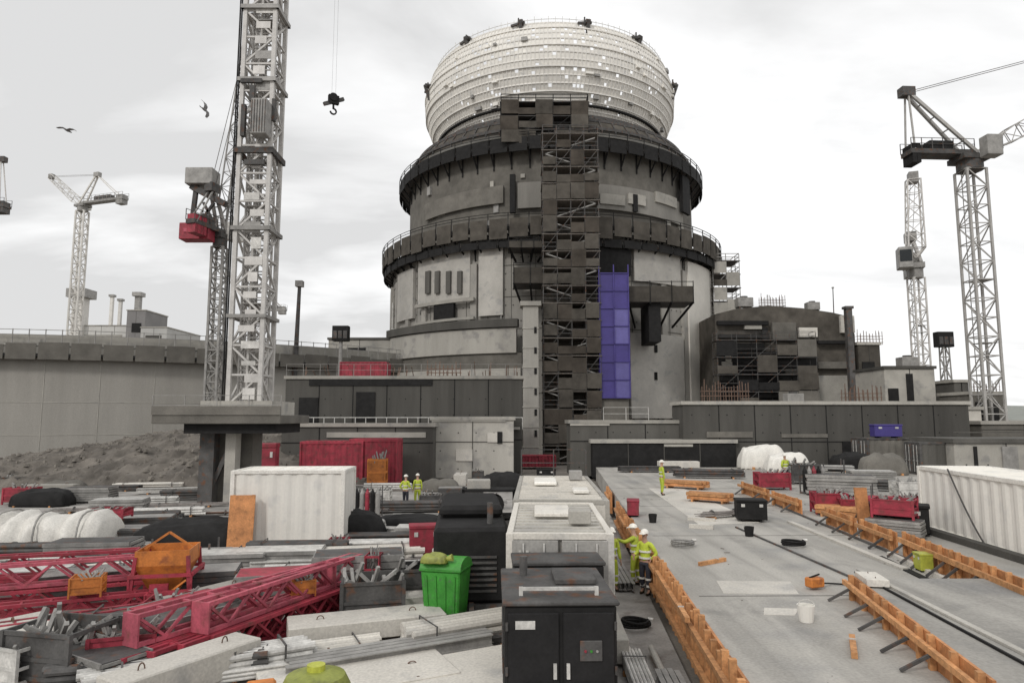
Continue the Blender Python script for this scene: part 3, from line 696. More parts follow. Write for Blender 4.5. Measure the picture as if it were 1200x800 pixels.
# the loose hook hanging from the main crane
ja = at(391, 115, 31)
hk = thing('crane_hook', 'dark hook block hanging in the sky right of the big lattice mast', 'hook', (ja.x, 31, ja.z-.6), R_(30))
hook_mesh(.55).build('block', M_blk, hk)
q = MB()
for s_ in (-.15, .15): q.tube((s_*.6, 0, .7), (s_*.4, 0, bz+42+18-ja.z), .004, 4)
q.build('hoist_rope', M_dk, hk)
MB().bar((-.45, 0, .2), (.5, .1, .7), .16).build('spreader', M_dk, hk)

# crane with the red machinery behind the mast
b0 = at(256, 277, 70); t, top = crane('dark crane with red machine deck just left of the big mast', (b0.x+.2, 70, 0), b0.z-1.2, 1.15, R_(75), R_(83), 26, 4.5, M_mid, hook=False, ballast=M_red, house=M_dk, chord=.22, apex=(-.35, .9))
q = MB(); q.box(-1.7, -1.6, .3, 3.0, 1.6, 1.7); rd = q.build('machine_deck', M_red, t, bevel=.05)
rd.location = (0, 0, b0.z-1.2)
q = MB(); q.box(-1.7, -2.44, 1.0, 2.0, .08, .4); o = q.build('name_strip', M_pink, t); o.location = (0, 0, b0.z-1.2)
q = MB(); q.box(-1.6, -1.2, 6.2, 2.8, 2.0, 1.7); o = q.build('upper_winch', M_mid, t, bevel=.05); o.location = (0, 0, b0.z-1.2)
q = MB(); q.bar((-2.6, -1.4, 6.1), (1.0, -1.4, 4.2), .7, .6); q.bar((-2.4, -1.4, 2.0), (-2.1, -1.4, 6.3), .4); q.bar((-1.6, -1.4, 2.2), (-.2, -1.4, 4.4), .25); q.bar((-1.3, -1.4, 4.4), (-.1, -1.4, 2.2), .25)
o = q.build('luffing_frame', M_dk, t); o.location = (0, 0, b0.z-1.2)
# far left crane
b0 = at(97, 245, 140); crane('pale luffing crane with dark counter jib above the far left buildings', (b0.x, 140, 0), b0.z-.5, 1.7, R_(162), R_(38), 11, 11.5, M_mastw, mdark=M_mid, chord=.3, hook=False, detail=False, apex=(-.3, .5), ballast=M_mid)
# crane whose counter jib enters at the left frame edge
b0 = at(-66, 250, 110); crane('crane whose dark counter jib end shows at the left frame edge', (b0.x, 110, 0), b0.z-.5, 2.0, R_(180), R_(40), 30, 10.5, M_mast, hook=False, detail=False)
# far crane half hidden by the mast
b0 = at(303, 366, 170); crane('far grey crane partly hidden behind the big lattice mast', (b0.x, 170, 0), b0.z-1, 1.7, R_(178), R_(50), 14, 7.0, M_mast, mdark=M_mid, hook=False, detail=False, ballast=M_mid, apex=(-.5, .4))
# big right crane
b0 = at(1136, 190, 64); crane('tall pale luffing crane with black counterweight at the right of the picture', (b0.x, 64, 0), b0.z-.9, 1.85, R_(3), R_(29), 34, 6.3, M_mastr, mdark=M_dk, ballast=M_blk, chord=.2, apex=(-.93, .95), house=M_blk, cw=2, cabm=M_mid)
# shorter right crane seen end on
b0 = at(1073, 322, 96); crane('shorter grey crane seen end on left of the tall right crane', (b0.x, 96, 0), b0.z-.5, 1.6, R_(250), R_(83), 11, 5, M_mast, mdark=M_mid, ballast=M_mid, chord=.2, hook=False, house=M_mid, apex=(-.4, .7), scale_top=1.5, cabm=M_mid)

# floodlight columns and poles
def flood(label, px, pyt, Y, pyb=None, lat=True):
    a = at(px, pyt, Y); t = thing('floodlight_tower', label, 'floodlight', (a.x, Y, 0))
    q = MB()
    if lat: lattice(q, (0, 0, 0), (0, 0, a.z-1.6), 1.0, 1.3, .12, .08, .7)
    else: q.tube((0, 0, 0), (0, 0, a.z-1.6), .3, 10, .22)
    q.build('pole', M_mid if lat else M_mid, t)
    h = MB().box(0, 0, a.z-1.8, 1.9, 1.0, 1.8).build('lamp_head', M_blk, t, bevel=.05)
    for i in (-1, 0, 1): MB().box(i*.6, -.53, a.z-1.5, .45, .08, .9).build('lamp', M_dk, h)
flood('dark floodlight box on a lattice pole between the two right cranes', 1105, 389, 80)
flood('black floodlight box on a grey pole behind the dark wall', 400, 382, 80, lat=False)
for lb, px, pyt, Y, r in (('tall thin dark pole leaning slightly over the dark wall', 351, 336, 80, .35), ('thin far mast above the arched dark building', 976, 338, 110, .12)):
    a = at(px, pyt, Y); t = thing('pole', lb, 'pole', (a.x, Y, 0)); MB().tube((-.4, 0, 0), (0, 0, a.z), r*1.2, 10, r*.6).build('shaft', M_dk, t); MB().box(0, 0, a.z, r*2.4, r*2.4, r*2).build('cap', M_mid, t)

# gulls
def gull():
    r = E('gull'); n_ = 12; q = MB()
    sec = [(-.28, .01), (-.2, .045), (-.08, .07), (.06, .075), (.18, .05), (.25, .045), (.3, .04), (.36, .012)]
    vs = [(x, rr*math.cos(TAU*i/10), rr*math.sin(TAU*i/10)) for x, rr in sec for i in range(10)]
    fs = [(k*10+i, k*10+(i+1) % 10, (k+1)*10+(i+1) % 10, (k+1)*10+i) for k in range(len(sec)-1) for i in range(10)]+[tuple(range(9, -1, -1)), tuple(range(70, 80))]
    q.add(vs, fs)
    for s_ in (-1, 1):
        st_ = [(.0, .1, -.12, .03), (.25, .16, -.1, .14), (.5, .12, -.1, .13), (.72, -.02, -.16, .04)]
        vs = []
        for y, xf, xb, z in st_: vs += [(xf, s_*y, z), (xb-.02, s_*y, z), (xb-.02, s_*y, z-.015), (xf, s_*y, z-.02)]
        q.add(vs, [(4*k+j, 4*k+4+j, 4*k+4+(j+1) % 4, 4*k+(j+1) % 4) for k in range(3) for j in range(4)]+[(0, 1, 2, 3), (12, 13, 14, 15)])
    q.add([(-.25, -.03, 0), (-.25, .03, 0), (-.42, .07, 0), (-.42, -.07, 0), (-.25, -.03, -.02), (-.25, .03, -.02), (-.42, .07, -.01), (-.42, -.07, -.01)], [(0, 1, 2, 3), (7, 6, 5, 4), (0, 4, 5, 1), (2, 6, 7, 3), (1, 5, 6, 2), (3, 7, 4, 0)])
    q.build('body', M_gull, r, smooth=False); return r
def gullp(label, px, py, Y, rot):
    a = at(px, py, Y); g_ = proto('gull', gull, label, 'gull', a, 0); g_.rotation_euler = rot
gullp('dark gull banking just left of the big lattice mast', 240, 129, 40, (R_(65), R_(10), R_(70)))
gullp('small grey gull gliding high above the far left crane', 79, 153, 42, (R_(12), 0, R_(80)))

# ============================================================ YARD OBJECTS
def container(L=6.0, W=2.44, H=2.6, body=M_white, door=None, frame=None, nm='storage_container'):
    r = E(nm); door = door or body; frame = frame or body; q = MB()
    def corr(x0, y0, x1, y1, nx, ny):
        n_ = max(6, int(math.hypot(x1-x0, y1-y0)/.14)); o = len(q.v); vs = []
        for i in range(n_+1):
            t_ = i/n_; dd = 0.0 if (i//2) % 2 else -.045
            x = x0+(x1-x0)*t_+nx*dd; y = y0+(y1-y0)*t_+ny*dd; vs += [(x, y, .15), (x, y, H-.12)]
        q.add(vs, [(2*i, 2*i+2, 2*i+3, 2*i+1) for i in range(n_)])
    corr(-L/2+.05, -W/2+.01, L/2-.05, -W/2+.01, 0, -1); corr(-L/2+.05, W/2-.01, L/2-.05, W/2-.01, 0, 1); corr(L/2-.01, -W/2+.05, L/2-.01, W/2-.05, 1, 0)
    q.box(0, 0, .1, L-.14, W-.14, H-.2); q.build('body', body, r)
    rf = MB(); rf.box(0, 0, H-.1, L-.04, W-.04, .07)
    for i in range(int(L/.5)): rf.box(-L/2+.4+i*.5, 0, H-.03, .18, W-.3, .03)
    rf.build('roof', body, r)
    fr_ = MB()
    for sx in (-1, 1):
        for sy in (-1, 1): fr_.box(sx*(L/2-.05), sy*(W/2-.05), 0, .16, .16, H)
        fr_.box(sx*(L/2-.05), 0, 0, .14, W-.16, .16); fr_.box(sx*(L/2-.05), 0, H-.13, .14, W-.16, .14)
    for sy in (-1, 1): fr_.box(0, sy*(W/2-.05), 0, L-.16, .14, .16); fr_.box(0, sy*(W/2-.05), H-.13, L-.16, .14, .14)
    fr_.build('frame', frame, r, bevel=.01)
    for sy in (-1, 1):
        d = MB().box(-L/2-.012, sy*(W/4-.03), .16, .06, W/2-.14, H-.3).build('door', door, r, bevel=.01)
        q = MB()
        for k in (-.22, .22): q.bar((-L/2-.07, sy*(W/4)+k, .2), (-L/2-.07, sy*(W/4)+k, H-.2), .035); q.box(-L/2-.085, sy*W/4+k, H*.42, .04, .22, .05)
        q.build('locking_bar', M_galv, d)
    return r
def put_container(key, label, p, rz, L=6.0, W=2.44, H=2.6, body=M_white, door=None, frame=None, cat='container', group=None):
    return proto(key, lambda: container(L, W, H, body, door, frame), label, cat, p, rz, group)

# two cabins in the centre, then the black generator
def cabin():
    r = container(5.4, 2.25, 2.55, M_wallc, door=mat('cabin grey', (.3, .3, .3), .6, .1, 2, .1), frame=M_light, nm='site_cabin')
    for y_, w_ in ((-.55, .3), (.15, .34)): MB().box(-2.74, y_, 1.2, .06, w_, .95).build('window', M_glass, r)
    MB().box(.3, .1, 2.58, 1.6, .9, .1).build('roof_hatch', M_light, r, bevel=.02); MB().box(-1.5, -.5, 2.6, .5, .5, .3).build('roof_vent', M_wallc, r, bevel=.02)
    for y_ in (.7, .85): MB().box(-2.75, y_-.0, .9, .08, .06, 1.3).build('locking_bar', M_galv, r)
    return r
ctr = cabin(); ctr.location = (1.12, 17.7, 0); ctr.rotation_euler = (0, 0, R_(88)); tag(ctr, 'pale grey flat roofed cabin right behind the black generator', 'cabin')
c2 = container(8.6, 2.8, 2.6, M_light, frame=M_wallc, nm='site_cabin'); c2.location = (1.6, 24.9, 0); c2.rotation_euler = (0, 0, R_(88))
tag(c2, 'wide pale roofed cabin behind the flat roofed cabin at the centre', 'cabin')
MB().box(.8, .4, 2.63, 2.0, .8, .12).build('roof_hatch', M_sheet, c2, bevel=.03); MB().box(-2.4, -.7, 2.63, .9, .5, .12).build('roof_hatch', M_sheet, c2, bevel=.03)
MB().box(2.2, -.8, 2.63, .5, .5, .35).build('roof_vent', M_mid, c2, bevel=.02)
rail(c2, 2.7, 0, 0, M_dk)
for ch in c2.children:
    if ch.name.startswith('railing'): ch.rotation_euler = (0, 0, R_(90)); ch.location = (4.1, 0, 2.6)

gen = thing('generator', 'big black generator box at the bottom centre of the picture', 'generator', (.72, 12.0, 0), R_(1.5))
MB().box(0, 0, .22, 1.72, 2.3, 1.93).build('body', M_blk, gen, bevel=.04)
MB().box(0, 0, 2.15, 1.8, 2.4, .07).build('roof', M_dk, gen, bevel=.02)
MB().box(0, 0, 0, 1.6, 2.5, .22).build('skid', M_dk, gen)
for s_ in (-1, 1):
    d = MB().box(s_*.42, -1.165, .3, .78, .04, 1.75).build('door', mat('generator door', (.022, .022, .024), .6, .2, 2, .05), gen, bevel=.015)
    MB().box(s_*.1, -1.2, 1.1, .05, .05, .22).build('handle', M_galv, d)
    q = MB()
    for i in range(9): q.box(s_*.42, -1.195, .45+i*.07, .5, .03, .03)
    q.build('vent_grille', M_blk, gen)
    d = MB()
    for i in range(10): d.box(s_*.875, .2, .9+i*.08, .02, 1.2, .035)
    d.build('vent_grille', M_dk, gen)
MB().box(-.55, -1.195, 1.82, .3, .02, .12).build('data_plate', M_galv, gen)
for s_ in (-1, 1):
    for z_ in (.5, 1.15, 1.8): MB().tube((s_*.83, -1.2, z_), (s_*.83, -1.2, z_+.12), .022, 8).build('hinge', M_dk, gen)
MB().box(.45, -1.2, 1.35, .34, .03, .3).build('control_panel', M_dk, gen, bevel=.01)
for k_ in range(3): MB().tube((.36+k_*.09, -1.21, 1.5), (.36+k_*.09, -1.235, 1.5), .02, 8).build('switch', [M_red, M_grn, M_mid][k_], gen)

MB().tube((-.5, .6, 2.2), (-.5, .6, 2.55), .07, 12).build('exhaust', M_dk, gen)
MB().box(.35, .3, 2.22, .7, .9, .1).build('roof_hatch', M_dk, gen, bevel=.02)
q = MB()
for s_ in (-1, 1): q.bar((s_*.6, -.8, 2.2), (s_*.6, -.8, 2.35), .06)
q.bar((-.62, -.8, 2.32), (.62, -.8, 2.32), .05); q.build('lifting_bar', M_galv, gen)
# low dark box between generator and cabin
lb_ = thing('tool_chest', 'low dark steel chest between the black generator and the pale cabin', 'tool chest', (.9, 14.15, 0), R_(2))
MB().box(0, 0, .1, 1.75, .95, 2.05).build('body', M_blk, lb_, bevel=.03); MB().box(0, 0, 2.15, 1.82, 1.02, .08).build('lid', M_dk, lb_, bevel=.02)
for s_ in (-.5, .5): MB().box(s_, -.5, 1.95, .25, .04, .06).build('handle', M_galv, lb_)
MB().box(0, 0, 0, 1.5, .8, .1).build('skid', M_blk, lb_)

# dark machine left of the generator
dm = thing('compressor', 'large black compressor unit left of the pale centre cabins', 'compressor', (-1.22, 20.6, 0), R_(4))
MB().box(0, 0, .3, 1.95, 5.2, 1.9).build('canopy', M_blk, dm, bevel=.1)
MB().box(0, .8, 2.2, 1.8, 3.4, .35).build('upper_canopy', M_blk, dm, bevel=.12)
MB().box(0, 0, .12, 1.8, 5.3, .18).build('chassis', M_dk, dm)
for s_ in (-1, 1):
    for y_ in (-1.5, 1.5): MB().tube((s_*.82, y_, .32), (s_*1.02, y_, .32), .32, 18).build('wheel', M_dk, dm)
    q = MB()
    for i in range(8): q.box(s_*.985, -.9, .8+i*.12, .03, 1.5, .05)
    q.build('vent_grille', M_dk, dm)
q = MB()
for i in range(7): q.box(0, -2.62, .6+i*.14, 1.3, .04, .06)
q.build('vent_grille', M_dk, dm)
MB().tube((.5, -1.9, 2.15), (.5, -1.9, 2.75), .08, 12).build('exhaust', M_dk, dm)
MB().bar((0, -2.6, .3), (0, -3.7, .35), .12).build('tow_bar', M_dk, dm)
# upright dark rack behind it
rk = thing('hose_rack', 'dark rack of hoses and drums behind the black compressor', 'rack', (-.9, 27.2, 0), R_(3))
q = MB()
for x in (-1, 1):
    for y_ in (-.5, .5): q.bar((x, y_, 0), (x, y_, 2.3), .1)
for z_ in (.3, 1.2, 2.2): q.box(0, 0, z_, 2.1, 1.1, .08)
q.build('rack_frame', M_blk, rk)
for i in range(4):
    q = MB(); q.tube((-.75+i*.5, -.45, .8 if i % 2 else 1.7), (-.75+i*.5, .45, .8 if i % 2 else 1.7), .33, 16); q.build('drum', M_dk if i % 2 else M_blk, rk)
MB().box(-.4, 0, 2.28, .9, .7, .35).build('box', M_conc, rk, bevel=.03)

# green bin with yellow sack
p = gp(520, 737)
gb = thing('green_bin', 'bright green lidded plastic bin in the middle of the yard', 'bin', (p.x, p.y+.5, 0), R_(-14)); gb.scale = (.9, .9, .97)
q = MB(); w0, w1, d0, d1, hh = .95, 1.12, .8, 1.0, 1.35
q.add([(-w0/2, -d0/2, .15), (w0/2, -d0/2, .15), (w0/2, d0/2, .15), (-w0/2, d0/2, .15), (-w1/2, -d1/2, hh), (w1/2, -d1/2, hh), (w1/2, d1/2, hh), (-w1/2, d1/2, hh)],
      [(3, 2, 1, 0), (4, 5, 6, 7), (0, 1, 5, 4), (1, 2, 6, 5), (2, 3, 7, 6), (3, 0, 4, 7)])
q.build('tub', M_grn, gb, bevel=.04)
q = MB()
for i in range(4): q.bar((-.36+i*.24, -.41, .25), (-.4+i*.27, -.5, 1.25), .05)
q.build('rib', M_grn, gb)
MB().box(0, -.0, hh, 1.2, 1.08, .07).build('rim', M_grn, gb, bevel=.02)
q = MB(); n_ = 12; vs = []
for i in range(n_+1):
    a_ = math.pi*i/n_; vs += [(-.58, -.52*math.cos(a_), hh+.07+.24*math.sin(a_)), (.58, -.52*math.cos(a_), hh+.07+.24*math.sin(a_))]
q.add(vs, [(2*i, 2*i+1, 2*i+3, 2*i+2) for i in range(n_)]+[tuple(range(0, 2*n_+2, 2)), tuple(range(1, 2*n_+2, 2))[::-1]]); q.build('lid', mat('green lid', (.055, .28, .04), .5, .2, 3, .1, dirt=(.12, .2, .09)), gb)
for s_ in (-1, 1):
    for y_ in (-.3, .3): MB().tube((s_*.38, y_, .09), (s_*.46, y_, .09), .09, 12).build('wheel', M_blk, gb)
ys = thing('sack', 'dull yellow sack lying over the green bin', 'sack', (p.x-.25, p.y+.1, 1.52), R_(-10))
def blob(sx, sy, sz, seed, amp=.15, nn=44, mm=16):
    """sheeting thrown over something lumpy: flat-sided, with folds running down to a ragged hem"""
    from mathutils import noise
    q = MB(); rnd = random.Random(seed); ph = [rnd.random()*6 for _ in range(8)]; vs = []; off = Vector((seed*3.1, seed*1.7, 0))
    for k in range(mm+1):
        v = k/mm*math.pi/2
        for i in range(nn):
            a_ = TAU*i/nn; se = lambda t: math.copysign(abs(t)**.5, t)
            fold = .035*math.sin(11*a_+ph[0]+2*math.sin(a_*2))*math.cos(v)**2+.02*math.sin(19*a_+ph[1])*math.cos(v)
            w_ = 1+amp*.6*math.sin(2*a_+ph[0])+fold
            x = sx/2*w_*se(math.cos(a_))*math.cos(v)**.42 if k < mm else 0; y = sy/2*w_*se(math.sin(a_))*math.cos(v)**.42 if k < mm else 0
            z = sz*math.sin(v)**.8
            nn_ = noise.noise(Vector((x*1.6/sx*2.4, y*1.6/sy*2.4, z*2))+off)*.5+noise.noise(Vector((x*5, y*5, z*5))+off)*.18
            z = max(.0, z*(1+.42*nn_)); 
            if k == 0: z = .03*abs(math.sin(7*a_+ph[2]))
            vs.append((x, y, z))
    q.add(vs, [(k*nn+i, k*nn+(i+1) % nn, (k+1)*nn+(i+1) % nn, (k+1)*nn+i) for k in range(mm) for i in range(nn)]+[tuple(range(nn))[::-1]]); return q
blob(.6, .42, .22, 3).build('bag', M_olive, ys, smooth=True)
MB().tube((.3, 0, .1), (.45, 0, .14), .05, 8, .09).build('tied_neck', M_olive, ys)

# formwork along the raised slab edge
def form_panel(L=2.3, H=1.1):
    r = E('formwork_panel'); MB().box(0, .03, 0, L, .05, H).build('plywood', M_ply, r)
    for i in range(5): MB().box(-L/2+.12+i*(L-.24)/4, -.06, 0, .1, .12, H+random.uniform(-.05, .18)).build('stud', M_tim, r)
    for z_ in (.25, .8): MB().box(0, -.17, z_, L+.1, .1, .11).build('waler', M_tim, r)
    return r
def form_panel_low(L=2.0, H=.5):
    r = E('formwork_panel'); MB().box(0, .03, 0, L, .05, H).build('plywood', M_ply, r)
    for i in range(3): MB().box(-L/2+.2+i*(L-.4)/2, -.05, 0, .1, .1, H+.04).build('stud', M_tim, r)
    MB().box(0, -.14, H*.6, L+.06, .08, .1).build('waler', M_tim, r)
    for i in (-.6, .6): MB().bar((i, -.12, H*.6), (i, -.6, .02), .05).build('prop', M_dk, r)
    return r
near = [('nearest', 8.3), ('second nearest', 10.7), ('third nearest', 13.1), ('fourth', 15.5), ('fifth', 17.9)]
for nm, Yc in near:
    ax = math.atan2(1, .0725)
    lab = 'orange formwork panel on the slab edge by the generator, %s in its row' % nm
    proto('fp', form_panel, lab, 'formwork', (edge_x(Yc)-.07, Yc, 0), ax-math.pi, 'formwork along the slab edge')
proto('fp', form_panel, 'orange formwork panel on the slab edge behind the three near workers', 'formwork', (edge_x(31)-.2, 31, 0), R_(85.9)-math.pi, 'formwork along the slab edge')
proto('fp', form_panel, 'orange formwork panel on the slab edge, closest behind the small red box', 'formwork', (edge_x(28.4)-.2, 28.4, 0), R_(85.9)-math.pi, 'formwork along the slab edge')
for Yc, lb in ((20.4, 'sixth'), (22.9, 'seventh'), (25.6, 'eighth')): proto('fp', form_panel, 'orange formwork panel on the slab edge by the three workers, %s from the camera' % lb, 'formwork', (edge_x(Yc)-.12, Yc, 0), R_(85.9)-math.pi, 'formwork along the slab edge')
proto('fp', form_panel, 'farthest orange formwork panel on the slab edge', 'formwork', (edge_x(38)-.2, 38, 0), R_(85.9)-math.pi, 'formwork along the slab edge')
# shutters on the left face of the upper slab
for Yc, lab in ((14.85, 'low orange shutter at the far end of the thin upper slab'), (12.75, 'second low orange shutter along the thin upper slab'), (10.65, 'third low orange shutter along the thin upper slab'), (8.55, 'low orange shutter of the thin upper slab nearest the lower right corner')):
    proto('fpl', form_panel_low, lab, 'formwork', (7.7-.1875*(15.9-Yc)-.07, Yc, 1.0), math.atan2(1, .1875)-math.pi, 'low shutters along the upper slab', scale=(1.03, 1, 1))
# row of shutters further right
pa, pb = gp(1060, 651, 1.0), gp(1215, 724, 1.0)
dv = (pb-pa); ang = math.atan2(dv.y, dv.x); nL = 4
for i in range(nL):
    c_ = pa+dv*((i+.5)/nL)
    proto('fpl', form_panel_low, 'low orange shutter in front of the white container, %s from its far end' % ('first', 'second', 'third', 'fourth')[i], 'formwork', (c_.x, c_.y, 1.0), ang, 'low shutters in front of the white container', scale=(dv.length/nL/2.1, 1, 1.35))
    if i in (0, 1):
        pass
for i, (x0, y0, x1, y1) in enumerate(((868, 577, 902, 589), (904, 590, 940, 603), (968, 613, 1004, 628), (1008, 629, 1052, 648))):
    a, b = gp(x0, y0, 1.0), gp(x1, y1, 1.0); d_ = b-a
    proto('fpl', form_panel_low, 'low orange shutter in the row past the black boxes, %s from its far end' % ('first', 'second', 'third', 'fourth')[i], 'formwork', ((a.x+b.x)/2, (a.y+b.y)/2, 1.0), math.atan2(d_.y, d_.x), 'low shutters in front of the white container', scale=(d_.length/2.1, 1, 1.2))
# kerb strip beside that row, dark joints in the slab
def strip(name, x0, y0, x1, y1, z, w, h, m, label=None, cat=None):
    a, b = gp(x0, y0, z), gp(x1, y1, z); q = MB(); q.bar((a.x, a.y, z+h/2), (b.x, b.y, z+h/2), w, h); o = q.build(name, m)
    if label: tag(o, label, cat)
    else: o['kind'] = 'structure'
    return o
strip('drain_channel', 1030, 652, 1215, 742, 1.003, .2, .03, M_blk)
strip('kerb', 1042, 650, 1215, 731, 1.0, .12, .1, M_light)
strip('kerb', 1006, 668, 1240, 786, 1.425, .12, .04, M_wallc)
strip('kerb', 925, 612, 1060, 668, 1.0, .2, .07, M_light)

strip('hose', 1002, 671, 1240, 800, 1.425, .04, .04, M_blk, 'thin dark hose lying along the thin upper slab', 'hose')
strip('pipe', 862, 618, 1050, 700, 1.0, .05, .05, M_dk, 'slim grey pipe lying across the middle of the raised slab', 'pipe')
strip('kerb', 1080, 622, 1215, 664, 1.0, .3, .2, M_darkc)
strip('pipe', 905, 590, 1060, 655, 1.0, .07, .07, M_dk, 'dark pipe along the far shutters on the slab', 'pipe')
strip('pipe', 808, 618, 836, 620, 1.0, .16, .14, M_light, 'short white pipe beside the small black box on the slab', 'pipe')
strip('pipe', 806, 609, 838, 611, 1.0, .14, .12, M_light, 'short white pipe lying just behind another white pipe on the slab', 'pipe')
sp = MB()
for x0, y0, x1, y1 in ((848, 681, 912, 695), (895, 713, 920, 720)):
    a, b = gp(x0, y1, 1), gp(x1, y0, 1); sp.prism([(a.x, a.y), (b.x, a.y-.05), (b.x+.3, b.y), (a.x+.2, b.y+.08)], 1.0, 1.006)
struct('slab_patch', sp, M_light)
a = gp(760, 572, 1); b_ = gp(820, 615, 1); c_ = gp(890, 612, 1); d_ = gp(800, 572, 1)
struct('fresh_slab', MB().prism([(a.x, a.y), (b_.x, b_.y), (c_.x, c_.y), (d_.x, d_.y)], 1.0, 1.012), M_light)

# timber piles on the slab
def timber_pile(n=4, L=2.6, layers=2):
    r = E('timber_pile')
    for k in range(layers):
        for i in range(n):
            MB().box(random.uniform(-.12, .12), (i-(n-1)/2)*.2, .1+k*.13, L*random.uniform(.9, 1.05), .17, .11, random.uniform(-.02, .02)).build('plank', M_tim if (i+k) % 3 else M_ply, r)
    for x in (-L*.35, L*.35): MB().box(x, 0, 0, .1, n*.2, .1).build('bearer', M_tim, r)
    return r
for i, (px, py, rz, sc_, lab) in enumerate((
    (803, 572, -35, 1.0, 'orange timber pile beside the person in yellow on the raised slab'),
    (832, 588, -35, .8, 'orange timber pile just behind the small black box on the slab'),
    (990, 606, -50, .8, 'orange timber pile beside the upright orange board'))):
    p = gp(px, py, 1.0); proto('tp', timber_pile, lab, 'timber pile', (p.x, p.y, 1.0), R_(rz), 'orange timber piles on the slab', scale=(sc_, 1.2, 1.3))
def board():
    r = E('timber_board'); MB().box(0, 0, 0, 1.0, .05, 2.1, 0, R_(-6)).build('plywood', M_ply, r)
    for x in (-.38, .38): MB().box(x, .1, 0, .08, .1, 2.1, 0, R_(-6)).build('batten', M_tim, r)
    MB().bar((0, .15, 1.4), (0, .9, 0), .06).build('prop', M_dk, r); return r
p = gp(1013, 625, 1.0); proto('bd', board, 'upright orange board standing on the slab beside a timber pile', 'board', (p.x, p.y, 1.0), 0, scale=(.42, 1, .75))
p = gp(290, 640); proto('bd', board, 'tall upright orange board leaning by the left end of the white container', 'board', (p.x-.0, p.y-.75, 0), R_(5), scale=(.95, 1, .98))

# long white container on the right, with a slack cable over its side
pa = gp(1080, 618, 1.0); pb = gp(1205, 659, 1.0); dv = pb-pa; ang = math.atan2(dv.y, dv.x); Lc_ = dv.length+1.2
nrm = Vector((-dv.y, dv.x, 0)).normalized(); nrm = nrm if nrm.x > 0 else -nrm
cc = pa+dv.normalized()*(Lc_/2)+nrm*1.22
wc = put_container('wr', 'long white container along the right edge of the raised slab', (cc.x, cc.y, 1.0), ang+math.pi, Lc_, 2.44, 2.25, M_white, M_white, M_sheet)
q = MB(); prv = None
for i in range(13):
    t_ = i/12; s_ = pa+dv.normalized()*(2.4+2.2*t_)-nrm*.12
    pnt = Vector((s_.x, s_.y, 1.0+2.3*(1-t_)**1.3)); 
    if prv: q.tube(prv, pnt, .03, 6)
    prv = pnt
tag(q.build('power_cable', M_dk), 'dark cable hanging down the side of the long white container', 'cable')
# white container at left centre and its neighbours
pa = gp(312, 640); put_container('wl', 'big white container left of centre behind the steel stacks', (-8.9, 28.6, 0), R_(3), 4.4, 2.44, 2.95, M_white, M_sheet, M_sheet)
wt = thing('covered_pile', 'long pile under pale sheeting at the left frame edge', 'covered pile', (-18.2, 26.2, 0), R_(4))
q = MB(); n_, m_ = 80, 20; vs = []
for i in range(n_+1):
    for j in range(m_+1):
        x = -4.5+7.6*i/n_; v = math.pi*j/m_; w_ = 1+.05*math.sin(i*.85)+.04*math.sin(i*.3+j*.5)+random.uniform(-.025, .025)-(.07 if i % 15 == 5 else 0)
        se = lambda t: math.copysign(abs(t)**.6, t)
        vs.append((x, -1.1*se(math.cos(v))*w_, .15+1.35*se(math.sin(v))*w_*(1-.12*math.sin(i*.33)**2)))
q.add(vs, [(i*(m_+1)+j, (i+1)*(m_+1)+j, (i+1)*(m_+1)+j+1, i*(m_+1)+j+1) for i in range(n_) for j in range(m_)]+[tuple(range(m_+1)), tuple(n_*(m_+1)+j for j in range(m_, -1, -1))])
q.build('cover', M_sheet, wt, smooth=True)
for i in range(6): MB().box(-4+i*1.3, 0, 0, .15, 2.3, .15).build('bearer', M_tim, wt)
for i in range(5):
    q = MB(); prv = None
    for j in range(13):
        v = math.pi*j/12; pnt = Vector((-3.6+i*1.5, -1.16*math.copysign(abs(math.cos(v))**.6, math.cos(v)), .15+1.43*abs(math.sin(v))**.6))
        if prv: q.bar(prv, pnt, .05)
        prv = pnt
    q.build('strap', M_mid, wt)

# ------------------------------------------------ generic yard pieces
def girder(L=5.4, h=.62, w=.42, m=M_red):
    r = E('steel_girder')
    for sy in (-1, 1):
        for z_ in (.04, h-.04): MB().box(0, sy*(w/2-.04), z_-.04, L, .09, .08).build('chord', m, r)
    q = MB(); n_ = int(L/.6)
    for sy in (-1, 1):
        for i in range(n_):
            x = -L/2+L*i/n_; x2 = x+L/n_; a_, b_ = (0.06, h-.06) if i % 2 else (h-.06, .06); q.bar((x, sy*(w/2-.04), a_), (x2, sy*(w/2-.04), b_), .055)
    for i in range(n_+1): q.bar((-L/2+L*i/n_, -w/2+.04, h-.04), (-L/2+L*i/n_, w/2-.04, h-.04), .05)
    q.build('web', m, r)
    for sx in (-1, 1): MB().box(sx*(L/2+.02), 0, 0, .04, w+.06, h).build('end_plate', m, r)
    return r
def tubes(nx=6, nz=3, r_=.06, L=4.0, m=M_galv, ends=M_tim):
    r = E('tube_bundle')
    for k in range(nz):
        for i in range(nx):
            y = (i-(nx-1)/2)*r_*2.1; s_ = random.uniform(-.12, .12); z_ = .12+r_+k*r_*2.02
            MB().tube((-L/2+s_, y, z_), (L/2+s_, y, z_), r_, 8).build('tube', m, r, smooth=False)
    for x in (-L*.35, L*.35):
        MB().box(x, 0, 0, .1, nx*r_*2.3, .12).build('bearer', ends, r)
        q = MB(); hh = .14+nz*r_*2.02+.02; ww = nx*r_*1.06+.03
        q.box(x, 0, hh, .04, ww*2, .015); 
        for s_ in (-1, 1): q.box(x, s_*ww, .1, .04, .015, hh-.08)
        q.build('strap', M_dk, r)
    return r
